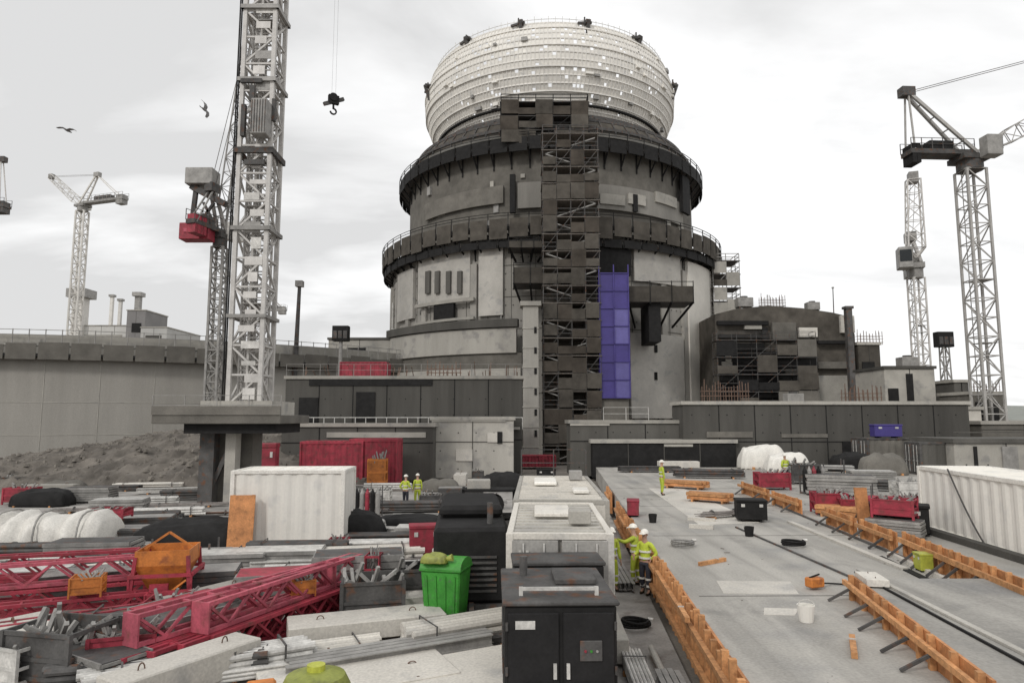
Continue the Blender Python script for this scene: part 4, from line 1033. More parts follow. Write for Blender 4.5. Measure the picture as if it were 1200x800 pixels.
def beams(n=4, L=4.5, m=M_mid, h=.3):
    r = E('beam_stack')
    for i in range(n):
        q = MB(); y = (i-(n-1)/2)*(h*.72); x = random.uniform(-.2, .2)
        q.box(x, y, .1, L, h*.6, .03); q.box(x, y, .1+h-.03, L, h*.6, .03); q.box(x, y, .13, L, .025, h-.06); q.build('beam', m, r)
    for x in (-L*.3, L*.3): MB().box(x, 0, 0, .1, n*h*.75, .1).build('bearer', M_tim, r)
    return r
def rebar(n=26, L=5.0, m=M_rebar):
    r = E('rebar_bundle'); q = MB()
    for i in range(n):
        y = random.gauss(0, .12); z_ = .1+abs(random.gauss(0, .07)); s_ = random.uniform(-.4, .4)
        p0 = Vector((-L/2+s_, y, z_)); p1 = Vector((0, y+random.uniform(-.05, .05), z_*.8+.02)); p2 = Vector((L/2+s_, y+random.uniform(-.1, .1), z_)); q.tube(p0, p1, .016, 5); q.tube(p1, p2, .016, 5)
    q.build('bars', m, r)
    for x in (-L*.3, L*.3): MB().box(x, 0, 0, .1, .6, .09).build('bearer', M_tim, r); 
    for x in (-L*.28, L*.2): MB().tube((x, 0, .14), (x+.05, 0, .14), .2, 12).build('tie', M_dk, r)
    return r
def panels(n=5, L=2.7, W=1.2, m=M_mid, t_=.12):
    r = E('panel_stack')
    for i in range(n):
        p_ = E('panel'); p_.parent = r; p_.location = (random.uniform(-.06, .06), random.uniform(-.06, .06), .1+i*(t_+.015)); p_.rotation_euler = (0, 0, random.uniform(-.03, .03))
        MB().box(0, 0, t_-.025, L-.06, W-.06, .02).build('skin', m, p_)
        q = MB()
        for sy in (-1, 1): q.box(0, sy*W/2, 0, L, .05, t_)
        for k in range(7): q.box(-L/2+L*k/6, 0, 0, .05, W-.05, t_-.03)
        q.build('panel_frame', M_mid if m is not M_mid else M_dk, p_)
    for x in (-L*.3, L*.3): MB().box(x, 0, 0, .1, W, .1).build('bearer', M_tim, r)
    return r
def precast(L=3.2, W=.9, H=.5, m=M_light):
    r = E('precast_block'); MB().box(0, 0, .1, L, W, H).build('block', m, r, bevel=.025)
    for x in (-L*.3, L*.3):
        MB().box(x, 0, 0, .12, W*.9, .1).build('bearer', M_tim, r)
        q = MB(); prv = None
        for i in range(7):
            a_ = math.pi*i/6; pnt = (x+.07*math.cos(a_), 0, .1+H+.1*math.sin(a_))
            if prv: q.bar(prv, pnt, .02)
            prv = pnt
        q.build('lifting_loop', M_rust, r)
    return r
def crate(m=M_dk, L=1.2, W=1.0, H=.8):
    r = E('stillage')
    MB().box(0, 0, .12, L-.06, W-.06, .04).build('floor', m, r)
    q = MB()
    for x in (-1, 1):
        for y in (-1, 1): q.box(x*(L/2-.03), y*(W/2-.03), 0, .07, .07, H)
    for z_ in (.14, .4, H-.06):
        for y in (-1, 1): q.box(0, y*(W/2-.03), z_, L, .04, .06)
        for x in (-1, 1): q.box(x*(L/2-.03), 0, z_, .04, W, .06)
    q.build('crate_frame', m, r)
    for y in (-1, 1): MB().box(0, y*(W/2-.045), .16, L-.1, .015, H-.22).build('side_mesh', m, r)
    q = MB()
    for i in range(14): q.bar((random.uniform(-L/2+.1, L/2-.1), random.uniform(-W/2+.1, W/2-.1), .17), (random.uniform(-L/2, L/2), random.uniform(-W/2, W/2), H+random.uniform(-.1, .25)), .06)
    q.build('fittings', M_mid, r); return r
def chest(m=M_dk):
    r = E('site_box'); MB().box(0, 0, .1, 1.5, .8, .75).build('body', m, r, bevel=.02); MB().box(0, -.01, .85, 1.56, .86, .1).build('lid', m, r, bevel=.02)
    for x in (-.45, .45): MB().box(x, -.42, .65, .18, .05, .12).build('latch', M_galv, r); MB().box(x, 0, 0, .12, .7, .1).build('foot', M_blk, r)
    return r
def tarp(m=M_sheet, sx=2.4, sy=1.6, sz=.7, seed=1):
    r = E('covered_stack'); blob(sx, sy, sz, seed, .07).build('cover', m, r, smooth=True)
    for x in (-.3, .3): MB().box(x*sx, 0, -.02, .1, sy*1.08, .1).build('bearer', M_tim, r)
    return r
def trestle(m=M_mid):
    r = E('prop_rack')
    for i in range(8):
        q = MB(); q.tube((-1.6, (i-3.5)*.14, .35+.1*(i % 2)), (.2, (i-3.5)*.14, .35+.1*(i % 2)), .045, 8); q.tube((.2, (i-3.5)*.14, .35+.1*(i % 2)), (1.6, (i-3.5)*.14, .35+.1*(i % 2)), .03, 8); q.box(-1.61, (i-3.5)*.14, .28+.1*(i % 2), .02, .13, .13); q.build('prop', m, r)
    q = MB()
    for x in (-1.1, 1.1):
        for y in (-.65, .65): q.box(x, y, 0, .06, .06, .8)
        q.box(x, 0, .2, .06, 1.3, .06)
    for y in (-.65, .65): q.box(0, y, .12, 2.2, .05, .05)
    q.build('rack_frame', M_dk, r); return r
KINDS = {
 'girder_red': (lambda: girder(), 'girder'), 'girder_pink': (lambda: girder(m=M_pink), 'girder'),
 'tube_galv': (lambda: tubes(), 'tube bundle'), 'tube_dark': (lambda: tubes(5, 3, .08, 4.5, M_dk), 'tube bundle'), 'tube_red': (lambda: tubes(5, 2, .07, 3.5, M_red), 'tube bundle'), 'tube_pale': (lambda: tubes(5, 2, .09, 4.5, M_light), 'tube bundle'),
 'beam_grey': (lambda: beams(), 'beam stack'), 'beam_dark': (lambda: beams(4, 4.5, M_dk, .34), 'beam stack'), 'beam_red': (lambda: beams(3, 4.0, M_red, .3), 'beam stack'), 'beam_white': (lambda: beams(3, 4.5, M_galv, .28), 'beam stack'),
 'rebar': (lambda: rebar(), 'rebar bundle'), 'rebar_rust': (lambda: rebar(m=M_rust), 'rebar bundle'),
 'panel_grey': (lambda: panels(), 'panel stack'), 'panel_red': (lambda: panels(m=M_red), 'panel stack'), 'panel_pale': (lambda: panels(4, m=M_galv), 'panel stack'), 'panel_ply': (lambda: panels(3, m=M_ply), 'panel stack'), 'panel_dark': (lambda: panels(6, m=M_dk), 'panel stack'),
 'precast': (lambda: precast(), 'precast block'), 'precast_dark': (lambda: precast(3.0, .8, .7, M_conc), 'precast block'),
 'crate_dark': (lambda: crate(), 'stillage'), 'crate_red': (lambda: crate(M_red), 'stillage'), 'crate_grey': (lambda: crate(M_galv), 'stillage'), 'crate_org': (lambda: crate(M_org), 'stillage'),
 'chest_dark': (lambda: chest(), 'site box'), 'chest_black': (lambda: chest(M_blk), 'site box'), 'chest_red': (lambda: chest(M_red), 'site box'), 'chest_yel': (lambda: chest(M_yel), 'site box'), 'chest_blue': (lambda: chest(M_blue), 'site box'),
 'tarp_white': (lambda: tarp(), 'covered stack'), 'tarp_black': (lambda: tarp(M_blk, 3.4, 1.8, .9, 5), 'covered stack'), 'tarp_grey': (lambda: tarp(M_netl, 2.6, 1.6, .8, 8), 'covered stack'),
 'props': (lambda: trestle(), 'prop rack'), 'props_red': (lambda: trestle(M_red), 'prop rack'),
}
def put(kind, px, py, rz, label, z=0.0, sc=1.0, group=None, dz=0.0):
    p = gp(px, py, z); mk, cat = KINDS[kind]
    return proto(kind, mk, label, cat, (p.x, p.y, z+dz), R_(rz), group, sc)

# red girders, right group: beneath and on top
GR = 'red steel girders stacked in the yard'
put('girder_red', 268, 758, 66, 'red girder at the left side of the bottom of the right red stack', group=GR)
put('girder_red', 296, 752, 66, 'red girder second from the left at the bottom of the right red stack', group=GR)
put('girder_red', 322, 745, 66, 'red girder in the middle of the bottom layer of the right red stack', group=GR)
put('girder_red', 348, 736, 66, 'red girder at the right side of the bottom of the right red stack', group=GR)
put('girder_pink', 285, 750, 62, 'faded pink red girder lying crooked on top of the right red stack, left one', dz=.63)
put('girder_pink', 338, 735, 68, 'faded pink red girder on top of the right red stack, right one', dz=.63)
put('girder_red', 305, 716, 14, 'dark red girder behind the right red stack, lying crosswise', group=GR)
put('girder_pink', 300, 694, 12, 'faded pink girder lying crosswise above the right red stack')
# left group
put('girder_red', 40, 735, 25, 'red girder at the front of the left red stack', group=GR)
put('girder_red', 60, 716, 22, 'red girder in the middle of the left red stack', group=GR)
put('girder_red', 70, 700, 20, 'red girder at the back of the left red stack', group=GR)
put('girder_pink', 75, 712, 24, 'faded pink girder on top of the left red stack', dz=.63)
put('girder_red', 30, 703, 18, 'red girder on top of the left red stack, nearest the frame edge', dz=.63, group=GR)
put('girder_red', 110, 748, 35, 'red girder lying loose to the right of the left red stack', group=GR)
put('crate_red', 145, 786, 20, 'red stillage on its own below the left red stack')
put('crate_org', 100, 728, 20, 'small orange stillage standing on the left red girders', dz=.63, sc=.6)
put('crate_org', 262, 770, 30, 'small orange stillage at the near end of the right red stack', sc=.55)
put('crate_org', 352, 728, 30, 'small orange stillage on the right end of the right red stack', dz=.63, sc=.5)

# orange hopper with red frame
p = gp(192, 712)
hp = thing('concrete_skip', 'orange concrete skip in a red frame between the two red girder stacks', 'concrete skip', (p.x, p.y+.1, 0), R_(12)); hp.scale = (.88, .88, .95)
q = MB()
q.add([(-.35, -.35, .45), (.35, -.35, .45), (.35, .35, .45), (-.35, .35, .45), (-.75, -.7, 1.25), (.75, -.7, 1.25), (.75, .7, 1.25), (-.75, .7, 1.25), (-.75, -.7, 1.65), (.75, -.7, 1.65), (.75, .7, 1.65), (-.75, .7, 1.65)],
      [(3, 2, 1, 0), (0, 1, 5, 4), (1, 2, 6, 5), (2, 3, 7, 6), (3, 0, 4, 7), (4, 5, 9, 8), (5, 6, 10, 9), (6, 7, 11, 10), (7, 4, 8, 11)])
so = q.build('hopper', M_org, hp); sm = so.modifiers.new('solid', 'SOLIDIFY'); sm.thickness = .04
for sx in (-1, 1):
    for sy in (-1, 1): MB().bar((sx*.85, sy*.78, 0), (sx*.72, sy*.7, 1.5), .1).build('leg', M_red, hp)
q = MB()
for z_ in (.12, 1.0):
    for sy in (-1, 1): q.bar((-.85, sy*.78, z_), (.85, sy*.78, z_), .09)
    for sx in (-1, 1): q.bar((sx*.85, -.78, z_), (sx*.85, .78, z_), .09)

for sx in (-1, 1):
    for sy in (-1, 1): q.bar((sx*.85, sy*.78, .12), (sx*.85, sy*.78, 1.0), .06)
q.build('skid_frame', M_red, hp)
MB().box(0, -.85, .25, .5, .12, .55).build('gate', M_red, hp); MB().bar((.2, -.8, .5), (.75, -1.0, .9), .05).build('gate_lever', M_org, hp)
q = MB(); q.bar((-.7, 0, 1.6), (0, 0, 2.05), .06); q.bar((.7, 0, 1.6), (0, 0, 2.05), .06); q.build('bail', M_org, hp)
p = gp(208, 716); proto('chest_yel', KINDS['chest_yel'][0], 'low green yellow box in front of the orange skip', 'site box', (p.x+.25, p.y-.9, 0), R_(8), scale=(.55, .6, .5))

# olive tank with an orange pump at the bottom edge
p = gp(377, 812)
tk = thing('fluid_tank', 'olive yellow tank with orange pump at the bottom edge of the picture', 'tank', (-2.85, 10.4, 0), R_(20)); tk.scale = (1, 1, 1.14)
q = MB(); q.lathe([(.3, .1), (.48, .14), (.5, .5), (.5, 1.0), (.42, 1.14), (.2, 1.2)], 24); q.build('tank_body', M_olive, tk, smooth=False)
MB().tube((0, 0, 1.2), (0, 0, 1.27), .13, 16).build('cap', M_yel, tk)
for i in range(3): MB().tube((0, 0, .3+i*.28), (0, 0, .34+i*.28), .515, 24).build('band', M_olive, tk)
MB().box(0, 0, 0, 1.1, 1.1, .1).build('pallet', M_tim, tk)
pm_ = MB().box(-.75, 0, .1, .42, .4, 1.02).build('pump', M_org, tk, bevel=.04)
MB().tube((-.75, -.21, .6), (-.75, -.26, .6), .1, 12).build('dial', M_white, pm_)
MB().tube((-.55, 0, .35), (-.3, 0, .35), .05, 8).build('hose', M_blk, tk)

# plain ground plates and blocks in the lower yard
put('precast', 430, 745, 20, 'long pale precast block left of the green bin', sc=(1.1, 1.2, .8))
put('precast', 470, 715, 22, 'pale precast block directly left of the green bin base', sc=(.8, 1.0, .7))
put('precast', 545, 795, 28, 'flat pale precast slab at the bottom left of the black generator', sc=(1.0, 2.2, .3))
put('precast', 420, 800, 26, 'flat grey precast slab behind the olive tank', sc=(1.1, 1.9, .35))
put('beam_dark', 520, 764, 28, 'thin dark beam stack lying diagonally below the green bin', sc=(1.0, .35, .4))
put('precast', 28, 770, -35, 'tilted pale precast block at the lower left frame edge', sc=(.75, 1.7, 1))
put('panel_dark', 120, 800, -30, 'dark panel stack in the lower left corner', sc=(.6, .8, .7))
put('crate_dark', 70, 795, -12, 'dark stillage of fittings in the lower left corner', sc=1.3)
put('panel_dark', 185, 765, 60, 'dark panel stack between the two red girder stacks', sc=(1, 1, .9))
put('precast', 205, 790, 62, 'grey precast slab standing low at the left of the right red stack', sc=(.9, 1.3, .6))
put('tube_galv', 300, 795, 24, 'galvanised tube bundle in front of the right red stack', sc=(1.0, .6, .6))
put('tube_pale', 345, 775, 24, 'pale tube bundle right of the right red stack near the bottom', sc=(.8, .8, .6))
put('crate_dark', 436, 725, 12, 'dark stillage with a red frame behind it, between red stack and green bin', sc=1.3)
put('crate_dark', 465, 705, 12, 'dark stillage of fittings left of the green bin', sc=1.2)
put('panel_dark', 420, 700, 12, 'dark panel stack right of the right red stack', sc=(.9, 1, 1.4))
put('crate_red', 437, 706, 90, 'narrow red stillage above the dark stillages left of the green bin', sc=(.5, .4, 1.0), dz=.5)
put('chest_red', 498, 655, 10, 'red site box left of the black compressor', sc=(.75, .8, 1.3))
put('precast', 517, 668, 80, 'pale stub block beside the red site box', sc=(.3, .4, 1.3))
put('tube_galv', 390, 680, 8, 'galvanised tube bundle directly behind the right red stack')
put('beam_white', 370, 668, 10, 'pale beam stack behind the right red stack')
put('panel_pale', 330, 664, 8, 'pale panel stack in front of the white container')
put('panel_pale', 262, 668, 10, 'pale panel stack right behind the orange skip')
put('beam_grey', 262, 684, 12, 'grey beam stack to the right of the orange skip')
put('props', 210, 662, 10, 'rack of grey props behind the orange skip')
put('tube_galv', 440, 648, 6, 'galvanised tube bundle in front of the black covered stack')
put('rebar', 450, 660, -6, 'rebar bundle left of the red site box')
put('beam_dark', 470, 638, 4, 'dark beam stack left of the black compressor')
put('beam_white', 450, 628, -6, 'pale beam stack behind the dark beam stack in the centre left')
put('crate_red', 397, 648, 5, 'small red stillage beside the white container foot', sc=(.6, .6, .7))
put('tarp_black', 400, 630, 6, 'black covered stack right of the white container', sc=(1.1, 1, 1.2))
put('tarp_black', 480, 617, 0, 'black covered stack behind the pale beams at centre left', sc=(1, .8, .6))
put('tarp_black', 225, 640, 6, 'flat black covered stack left of the upright orange board', sc=(1.3, 1.2, 1.15))
put('tarp_black', 185, 642, 6, 'second black covered stack, farther left of the upright orange board', sc=(.7, .9, .6))
put('panel_grey', 140, 640, 8, 'grey panel stack right of the long sheeted pile')
put('crate_red', 128, 632, 0, 'small red stillage on the right end of the long sheeted pile', sc=(1.2, .8, .5), dz=.9)
put('panel_grey', 165, 625, 15, 'grey panel stack left of the crane column')
put('tube_galv', 190, 606, 14, 'galvanised tube bundle left of the crane column, nearer one')
put('tube_dark', 150, 615, 14, 'dark tube bundle at the end of the long sheeted pile')
put('tube_galv', 165, 592, 14, 'galvanised tube bundle left of the crane column, farther one')
put('rebar', 120, 600, 12, 'rebar bundle behind the long sheeted pile')
put('beam_white', 200, 578, 14, 'pale beam stack lying at the left foot of the crane platform')
put('beam_grey', 205, 618, 10, 'grey beam stack beside the foot of the crane column')
put('precast_dark', 60, 582, 5, 'grey precast block behind the sheeted pile at far left')
put('crate_red', 25, 590, 0, 'red stillage near the left frame edge behind the sheeted pile', sc=(1.4, 1, 1.2))
put('panel_dark', 105, 588, 5, 'dark panel stack in the shade of the earth bank')
put('tarp_grey', 75, 577, 5, 'grey covered stack at the foot of the earth bank')
put('tarp_black', 50, 592, 0, 'black covered stack behind the left end of the sheeted pile')
# front of the covered pile
put('tube_dark', 40, 655, 6, 'dark tube bundle in front of the sheeted pile, left')
put('beam_grey', 100, 650, 8, 'grey beam stack in front of the sheeted pile, right')
put('tube_galv', 30, 668, 8, 'galvanised tube bundle behind the left red stack')
put('panel_dark', 110, 664, 8, 'dark panel stack between sheeted pile and left red stack')
put('precast', 145, 678, 30, 'pale precast block left of the orange skip', sc=(.7, 1, .8))
put('crate_red', 152, 690, 10, 'red stillage touching the left side of the orange skip', sc=(.7, .7, .8))
put('panel_grey', 118, 698, 25, 'grey panel stack between left red stack and orange skip')
put('precast_dark', 245, 720, 60, 'grey precast block left of the right red stack', sc=(.8, 1, .8))
put('rebar_rust', 235, 735, 60, 'rusty rebar bundle beside the right red stack')
put('rebar', 150, 740, 30, 'rebar bundle in front of the orange skip')
put('tube_dark', 200, 742, 15, 'dark tube bundle below the orange skip')

# mid yard, behind the white container and centre
put('crate_dark', 430, 592, 0, 'dark stillage right of the white container, far one')
put('crate_grey', 446, 590, 0, 'pale stillage between two dark stillages in the far yard')
put('crate_dark', 505, 596, 0, 'dark stillage left of the hose rack')
put('tarp_grey', 515, 575, 0, 'grey covered stack in the far yard left of the cabins')
put('panel_grey', 540, 585, 4, 'grey panel stack left of the hose rack')
put('precast', 540, 570, 90, 'pale precast block behind the grey panel stack, far yard', sc=(.7, 1, 1.6))
put('beam_grey', 420, 575, 5, 'grey beam stack behind the far dark stillages')
put('tube_dark', 480, 600, 5, 'dark tube bundle in the far yard')
put('rebar', 395, 602, 5, 'rebar bundle beside the white container, far side')
put('panel_dark', 460, 560, 5, 'dark panel stack in front of the pale concrete block')
put('panel_grey', 500, 556, 0, 'grey panel stack in front of the pale concrete block')
put('beam_white', 300, 560, 4, 'pale beam stack behind the white container, left')
put('beam_white', 350, 553, 4, 'pale beam stack behind the white container, right')
put('crate_dark', 320, 566, 0, 'dark stillage behind the left end of the white container')
put('tube_dark', 235, 585, 10, 'dark tube bundle under the crane platform')
put('tarp_black', 590, 574, 0, 'black covered stack directly behind the hose rack', sc=(1, 1, 1.3))
put('chest_black', 640, 563, 0, 'black site box behind the wide pale cabin')
put('props', 560, 596, 6, 'rack of props left of the wide cabin')
# strip between the cabins and the raised slab
for i, (x, Yc, k, lb) in enumerate(((2.35, 12.6, 'tube_galv', 'galvanised tube bundle in the gap between generator and formwork'), (2.85, 11.2, 'beam_grey', 'grey beam stack along the foot of the orange formwork, nearest'),
     (2.2, 15.9, 'precast_dark', 'grey precast block right of the tool chest'), (3.4, 22.5, 'beam_grey', 'grey beam stack beyond the three near workers'), (3.5, 26.5, 'tube_galv', 'galvanised tube bundle beside the wide pale cabin'))):
    mk, cat = KINDS[k]; proto(k, mk, lb, cat, (x, Yc, 0), R_(88), None, (1, .55, .7))
for j, x in enumerate((1.98, 2.12, 2.62)):
    q = MB(); q.tube((x, 8.0, .1+.02*j), (x+.35, 15.2, .1+.02*j), .07, 10); o = q.build('pipe', [M_blk, M_galv, M_conc][j]); tag(o, ['black pipe lying beside the generator', 'bright metal pipe lying beside the generator', 'grey pipe at the foot of the orange formwork'][j], 'pipe')

# more material lying in the yard
FILL = [
 ('crate_dark', 175, 775, 20, 'dark stillage of fittings between the two red girder stacks'),
 ('crate_grey', 25, 800, -20, 'pale stillage in the very lower left corner'),
 ('props_red', 120, 770, 25, 'red prop rack in front of the left red stack'),
 ('beam_red', 90, 745, 20, 'red beam stack under the front of the left red stack'),
 ('tube_dark', 190, 800, 15, 'dark tube bundle in the lower left near the frame bottom'),
 ('rebar_rust', 130, 812, -10, 'rusty rebar bundle at the bottom left edge'),
 ('precast', 215, 812, 60, 'pale precast block at the bottom edge left of the tube bundle'),
 ('crate_red', 200, 735, 10, 'red stillage in front of the orange skip'),
 ('panel_red', 330, 700, 14, 'red panel stack behind the crosswise dark red girder'),
 ('beam_red', 250, 705, 14, 'red beam stack to the right of the orange skip'),
 ('tube_dark', 60, 562, 8, 'dark tube bundle on the earth at the foot of the long wall'),
 ('beam_grey', 110, 565, 8, 'grey beam stack on the earth at the foot of the long wall'),
 ('crate_dark', 15, 570, 0, 'dark stillage at the left frame edge by the long wall'),
 ('crate_dark', 160, 562, 0, 'dark stillage at the foot of the earth bank'),
 ('precast_dark', 190, 556, 0, 'grey precast block near the crane platform, far side'),
 ('tube_galv', 395, 625, 4, 'galvanised tube bundle between the white container and a black covered stack'),
 ('rebar', 420, 612, -5, 'rebar bundle in the far yard in front of the dark stillage'),
 ('rebar_rust', 470, 652, 8, 'rusty rebar bundle in front of the pale beams at centre left'),
 ('panel_pale', 500, 632, 0, 'pale panel stack close to the black compressor'),
 ('tube_pale', 415, 660, 12, 'pale tube bundle at the middle of the yard'),
 ('tube_dark', 350, 655, 4, 'dark tube bundle in front of the big white container'),
 ('rebar', 285, 652, 8, 'rebar bundle at the foot of the tall orange board'),
 ('tube_galv', 232, 658, 10, 'galvanised tube bundle in front of the flat black covered stack'),
 ('panel_grey', 180, 640, 8, 'grey panel stack in front of the crane column, left'),
 ('rebar_rust', 240, 604, 12, 'rusty rebar bundle between crane column and white container'),
 ('beam_dark', 130, 575, 10, 'dark beam stack at the edge of the earth bank'),
 ('tube_pale', 175, 572, 12, 'pale tube bundle at the edge of the earth bank'),
 ('rebar', 215, 594, 12, 'rebar bundle just left of the crane column'),
 ('panel_pale', 140, 600, 12, 'pale panel stack right of the sheeted pile, far side'),
 ('crate_grey', 205, 560, 0, 'pale stillage beside the dark crane column'),
 ('precast', 275, 556, 0, 'pale precast block beyond the white container'),
 ('tube_dark', 380, 562, 2, 'dark tube bundle in front of the red containers'),
 ('panel_grey', 425, 557, 2, 'grey panel stack in front of the red containers'),
 ('crate_grey', 345, 561, 0, 'pale stillage in front of the left red container'),
 ('tube_galv', 455, 575, 4, 'galvanised tube bundle before the pale concrete block'),
 ('rebar', 525, 560, 0, 'rebar bundle beside the pale concrete block'),
 ('crate_dark', 560, 562, 0, 'dark stillage right of the pale concrete block'),
 ('props', 575, 553, 0, 'rack of grey props at the far end of the yard'),
 ('panel_pale', 550, 606, 90, 'pale panel stack standing between hose rack and compressor'),
 ('beam_grey', 500, 610, 3, 'grey beam stack in the far yard before the hose rack'),
 ('tube_galv', 530, 640, 80, 'galvanised tube bundle close along the compressor'),
 ('precast', 455, 690, 20, 'small pale precast block behind the dark stillages', ),
 ('tube_galv', 480, 678, 12, 'galvanised tube bundle behind the green bin'),
 ('beam_dark', 395, 692, 14, 'dark beam stack at the right end of the right red stack'),
 ('rebar_rust', 320, 682, 10, 'rusty rebar bundle behind the crosswise pink girder'),
 ('panel_grey', 235, 700, 14, 'grey panel stack at the right foot of the orange skip'),
 ('panel_pale', 20, 690, 12, 'pale panel stack at the left frame edge behind the red girders'),
 ('tube_dark', 75, 675, 10, 'dark tube bundle behind the middle of the left red stack'),
 ('rebar', 60, 762, 25, 'rebar bundle in front of the left red stack'),
 ('tube_red', 95, 765, 30, 'red tube bundle in front of the left red stack'),
 ('panel_red', 215, 745, 60, 'red panel stack at the left foot of the right red stack'),
 ('tube_galv', 240, 800, 30, 'galvanised tube bundle at the bottom edge, left'),
 ('beam_grey', 455, 775, 28, 'grey beam stack in front of the long pale precast block'),
 ('tube_pale', 560, 745, 30, 'pale tube bundle at the left foot of the black generator'),
 ('rebar', 560, 715, 20, 'rebar bundle in front of the black compressor'),
]
for it in FILL:
    put(*it, sc=(random.uniform(.75, 1.05), random.uniform(.8, 1.2), random.uniform(.8, 1.2)))

# red containers and boxes in the middle distance
def small_red(): return container(6.0, 2.4, 2.3, M_red, M_red, M_red)
a = at(388, 546, 52); proto('cr', small_red, 'red container in front of the low grey wall, left of two', 'container', (a.x, 53, 0), R_(2), 'red containers', (.78, 1, 1.42))
a = at(437, 546, 52); proto('cr', small_red, 'red container in front of the low grey wall, right of two', 'container', (a.x, 53.2, 0), R_(-1), 'red containers', (.6, 1, 1.5))
a = gp(630, 546); proto('cr', small_red, 'low red container at the far end of the central yard', 'container', (a.x, a.y, 0), R_(0), 'red containers', (.62, 1, .5))
a = at(426, 430, 66); proto('cr', small_red, 'small red container standing on top of the dark basement wall', 'container', (a.x, 67, 9.0), 0, 'red containers', (.75, 1, .62))
a = at(313, 532, 50); a.z = 0; proto('chest_red', KINDS['chest_red'][0], 'red site box by the foot of the big mast platform', 'site box', (a.x, 50, 0), 0, None, (1.0, 1, 3.4))
a = at(441, 545, 50); proto('crate_org', KINDS['crate_org'][0], 'orange stillage in front of the right red container', 'stillage', (a.x, 50.5, 0), 0, None, (1.1, 1, 2.6))

# right yard beyond the slab edge (on the slab, level 1)
Z1 = 1.0
put('tarp_white', 893, 549, 0, 'white covered stack against the dark retaining wall', z=Z1, sc=(1.5, 1.5, 2.6))
put('tarp_white', 922, 553, 0, 'smaller white covered stack right of a larger one by the dark wall', z=Z1, sc=(1.3, 1.3, 2.0))
put('props', 960, 556, -20, 'rack of props right of the white covered stacks', z=Z1, sc=1.4)
put('beam_white', 955, 545, -12, 'pale beam stack near the foot of the retaining wall', z=Z1, sc=(1.2, 1.6, 2))
put('crate_dark', 940, 566, 0, 'dark stillage in front of the prop rack on the right', z=Z1, sc=1.5)
put('precast', 1022, 684, 80, 'small pale precast piece at the tip of the thin upper slab', z=1.42, sc=(.25, .5, .3))
put('crate_red', 905, 573, 0, 'red stillage beside an orange timber pile on the slab', z=Z1, sc=(1.5, 1, 1.2))
put('chest_red', 981, 545, 0, 'red site box by the retaining wall right of the props', z=Z1, sc=(.9, 1, 1.4))
put('crate_red', 972, 601, -10, 'red stillage left of the upright orange board', z=Z1, sc=(1.1, 1, 1.1))
put('crate_red', 1000, 604, -10, 'red stillage directly behind the upright orange board', z=Z1, sc=(1.0, 1, .9))
put('props_red', 1052, 606, -30, 'red prop rack left of the long white container', z=Z1, sc=(.8, 1, 1.6))
put('crate_red', 1068, 605, -10, 'red stillage against the long white container', z=Z1, sc=(.8, 1, 1.0))
put('chest_black', 1055, 625, -30, 'black site box in front of the red prop rack', z=Z1, sc=(1.2, 1, 1.1))
put('panel_dark', 1050, 630, -40, 'dark panel stack left of the white container corner', z=Z1, sc=(.6, .7, .7))
put('crate_red', 1050, 628, -40, 'red stillage on top of the dark panel stack by the white container', z=Z1, dz=.62, sc=(1.1, .8, .8))
put('chest_black', 880, 610, -10, 'small black box standing on the open slab', z=Z1, sc=(.75, 1, .9))
put('rebar', 850, 606, 25, 'rebar bundle left of the small black box', z=Z1, sc=(.5, 1, 1))
put('beam_grey', 1010, 570, -20, 'grey beam stack in the middle of the right yard', z=Z1)
put('tube_dark', 1035, 575, -30, 'dark tube bundle in the right yard below the blue box', z=Z1)
put('panel_dark', 985, 580, -20, 'dark panel stack behind the red stillages on the right', z=Z1, sc=1.2)
put('tarp_black', 1000, 552, 0, 'black covered stack at the foot of the retaining wall', z=Z1, sc=(1, 1, 1.5))
put('tarp_grey', 1035, 556, 0, 'grey covered stack at the foot of the retaining wall', z=Z1, sc=(1.2, 1, 1.8))
put('panel_pale', 1020, 562, -10, 'pale panel stack at the foot of the retaining wall', z=Z1)
put('crate_grey', 1062, 582, 0, 'pale stillage beside the corner of the white container', z=Z1)
put('beam_dark', 760, 553, 0, 'dark beam stack at the far left of the raised slab', z=Z1)
put('tube_dark', 830, 560, -10, 'dark tube bundle at the far side of the raised slab', z=Z1)
put('precast', 795, 549, 0, 'pale precast block in front of the black void block', z=Z1)
a = at(1041, 513, 54.5); b = at(1041, 497, 54.5)
proto('cdk', lambda: container(4.2, 2.4, 2.3, M_netl, M_dk, M_dk), 'dark grey container under the blue box at the retaining wall', 'container', (a.x, 55, 1.0), R_(2), None, (1, 1, (a.z-1)/2.3))
proto('chest_blue', KINDS['chest_blue'][0], 'blue box on top of the dark grey container by the retaining wall', 'site box', (a.x, 54.8, a.z), 0, None, (1.45, 1, (b.z-a.z)/.95))
proto('cdk2', lambda: container(3.6, 2.2, 2.3, M_darkc, M_dk, M_dk), 'dark container left of the long white container near the retaining wall', 'container', (at(1100, 540, 50).x, 50, 1.0), R_(-4), None, 1)
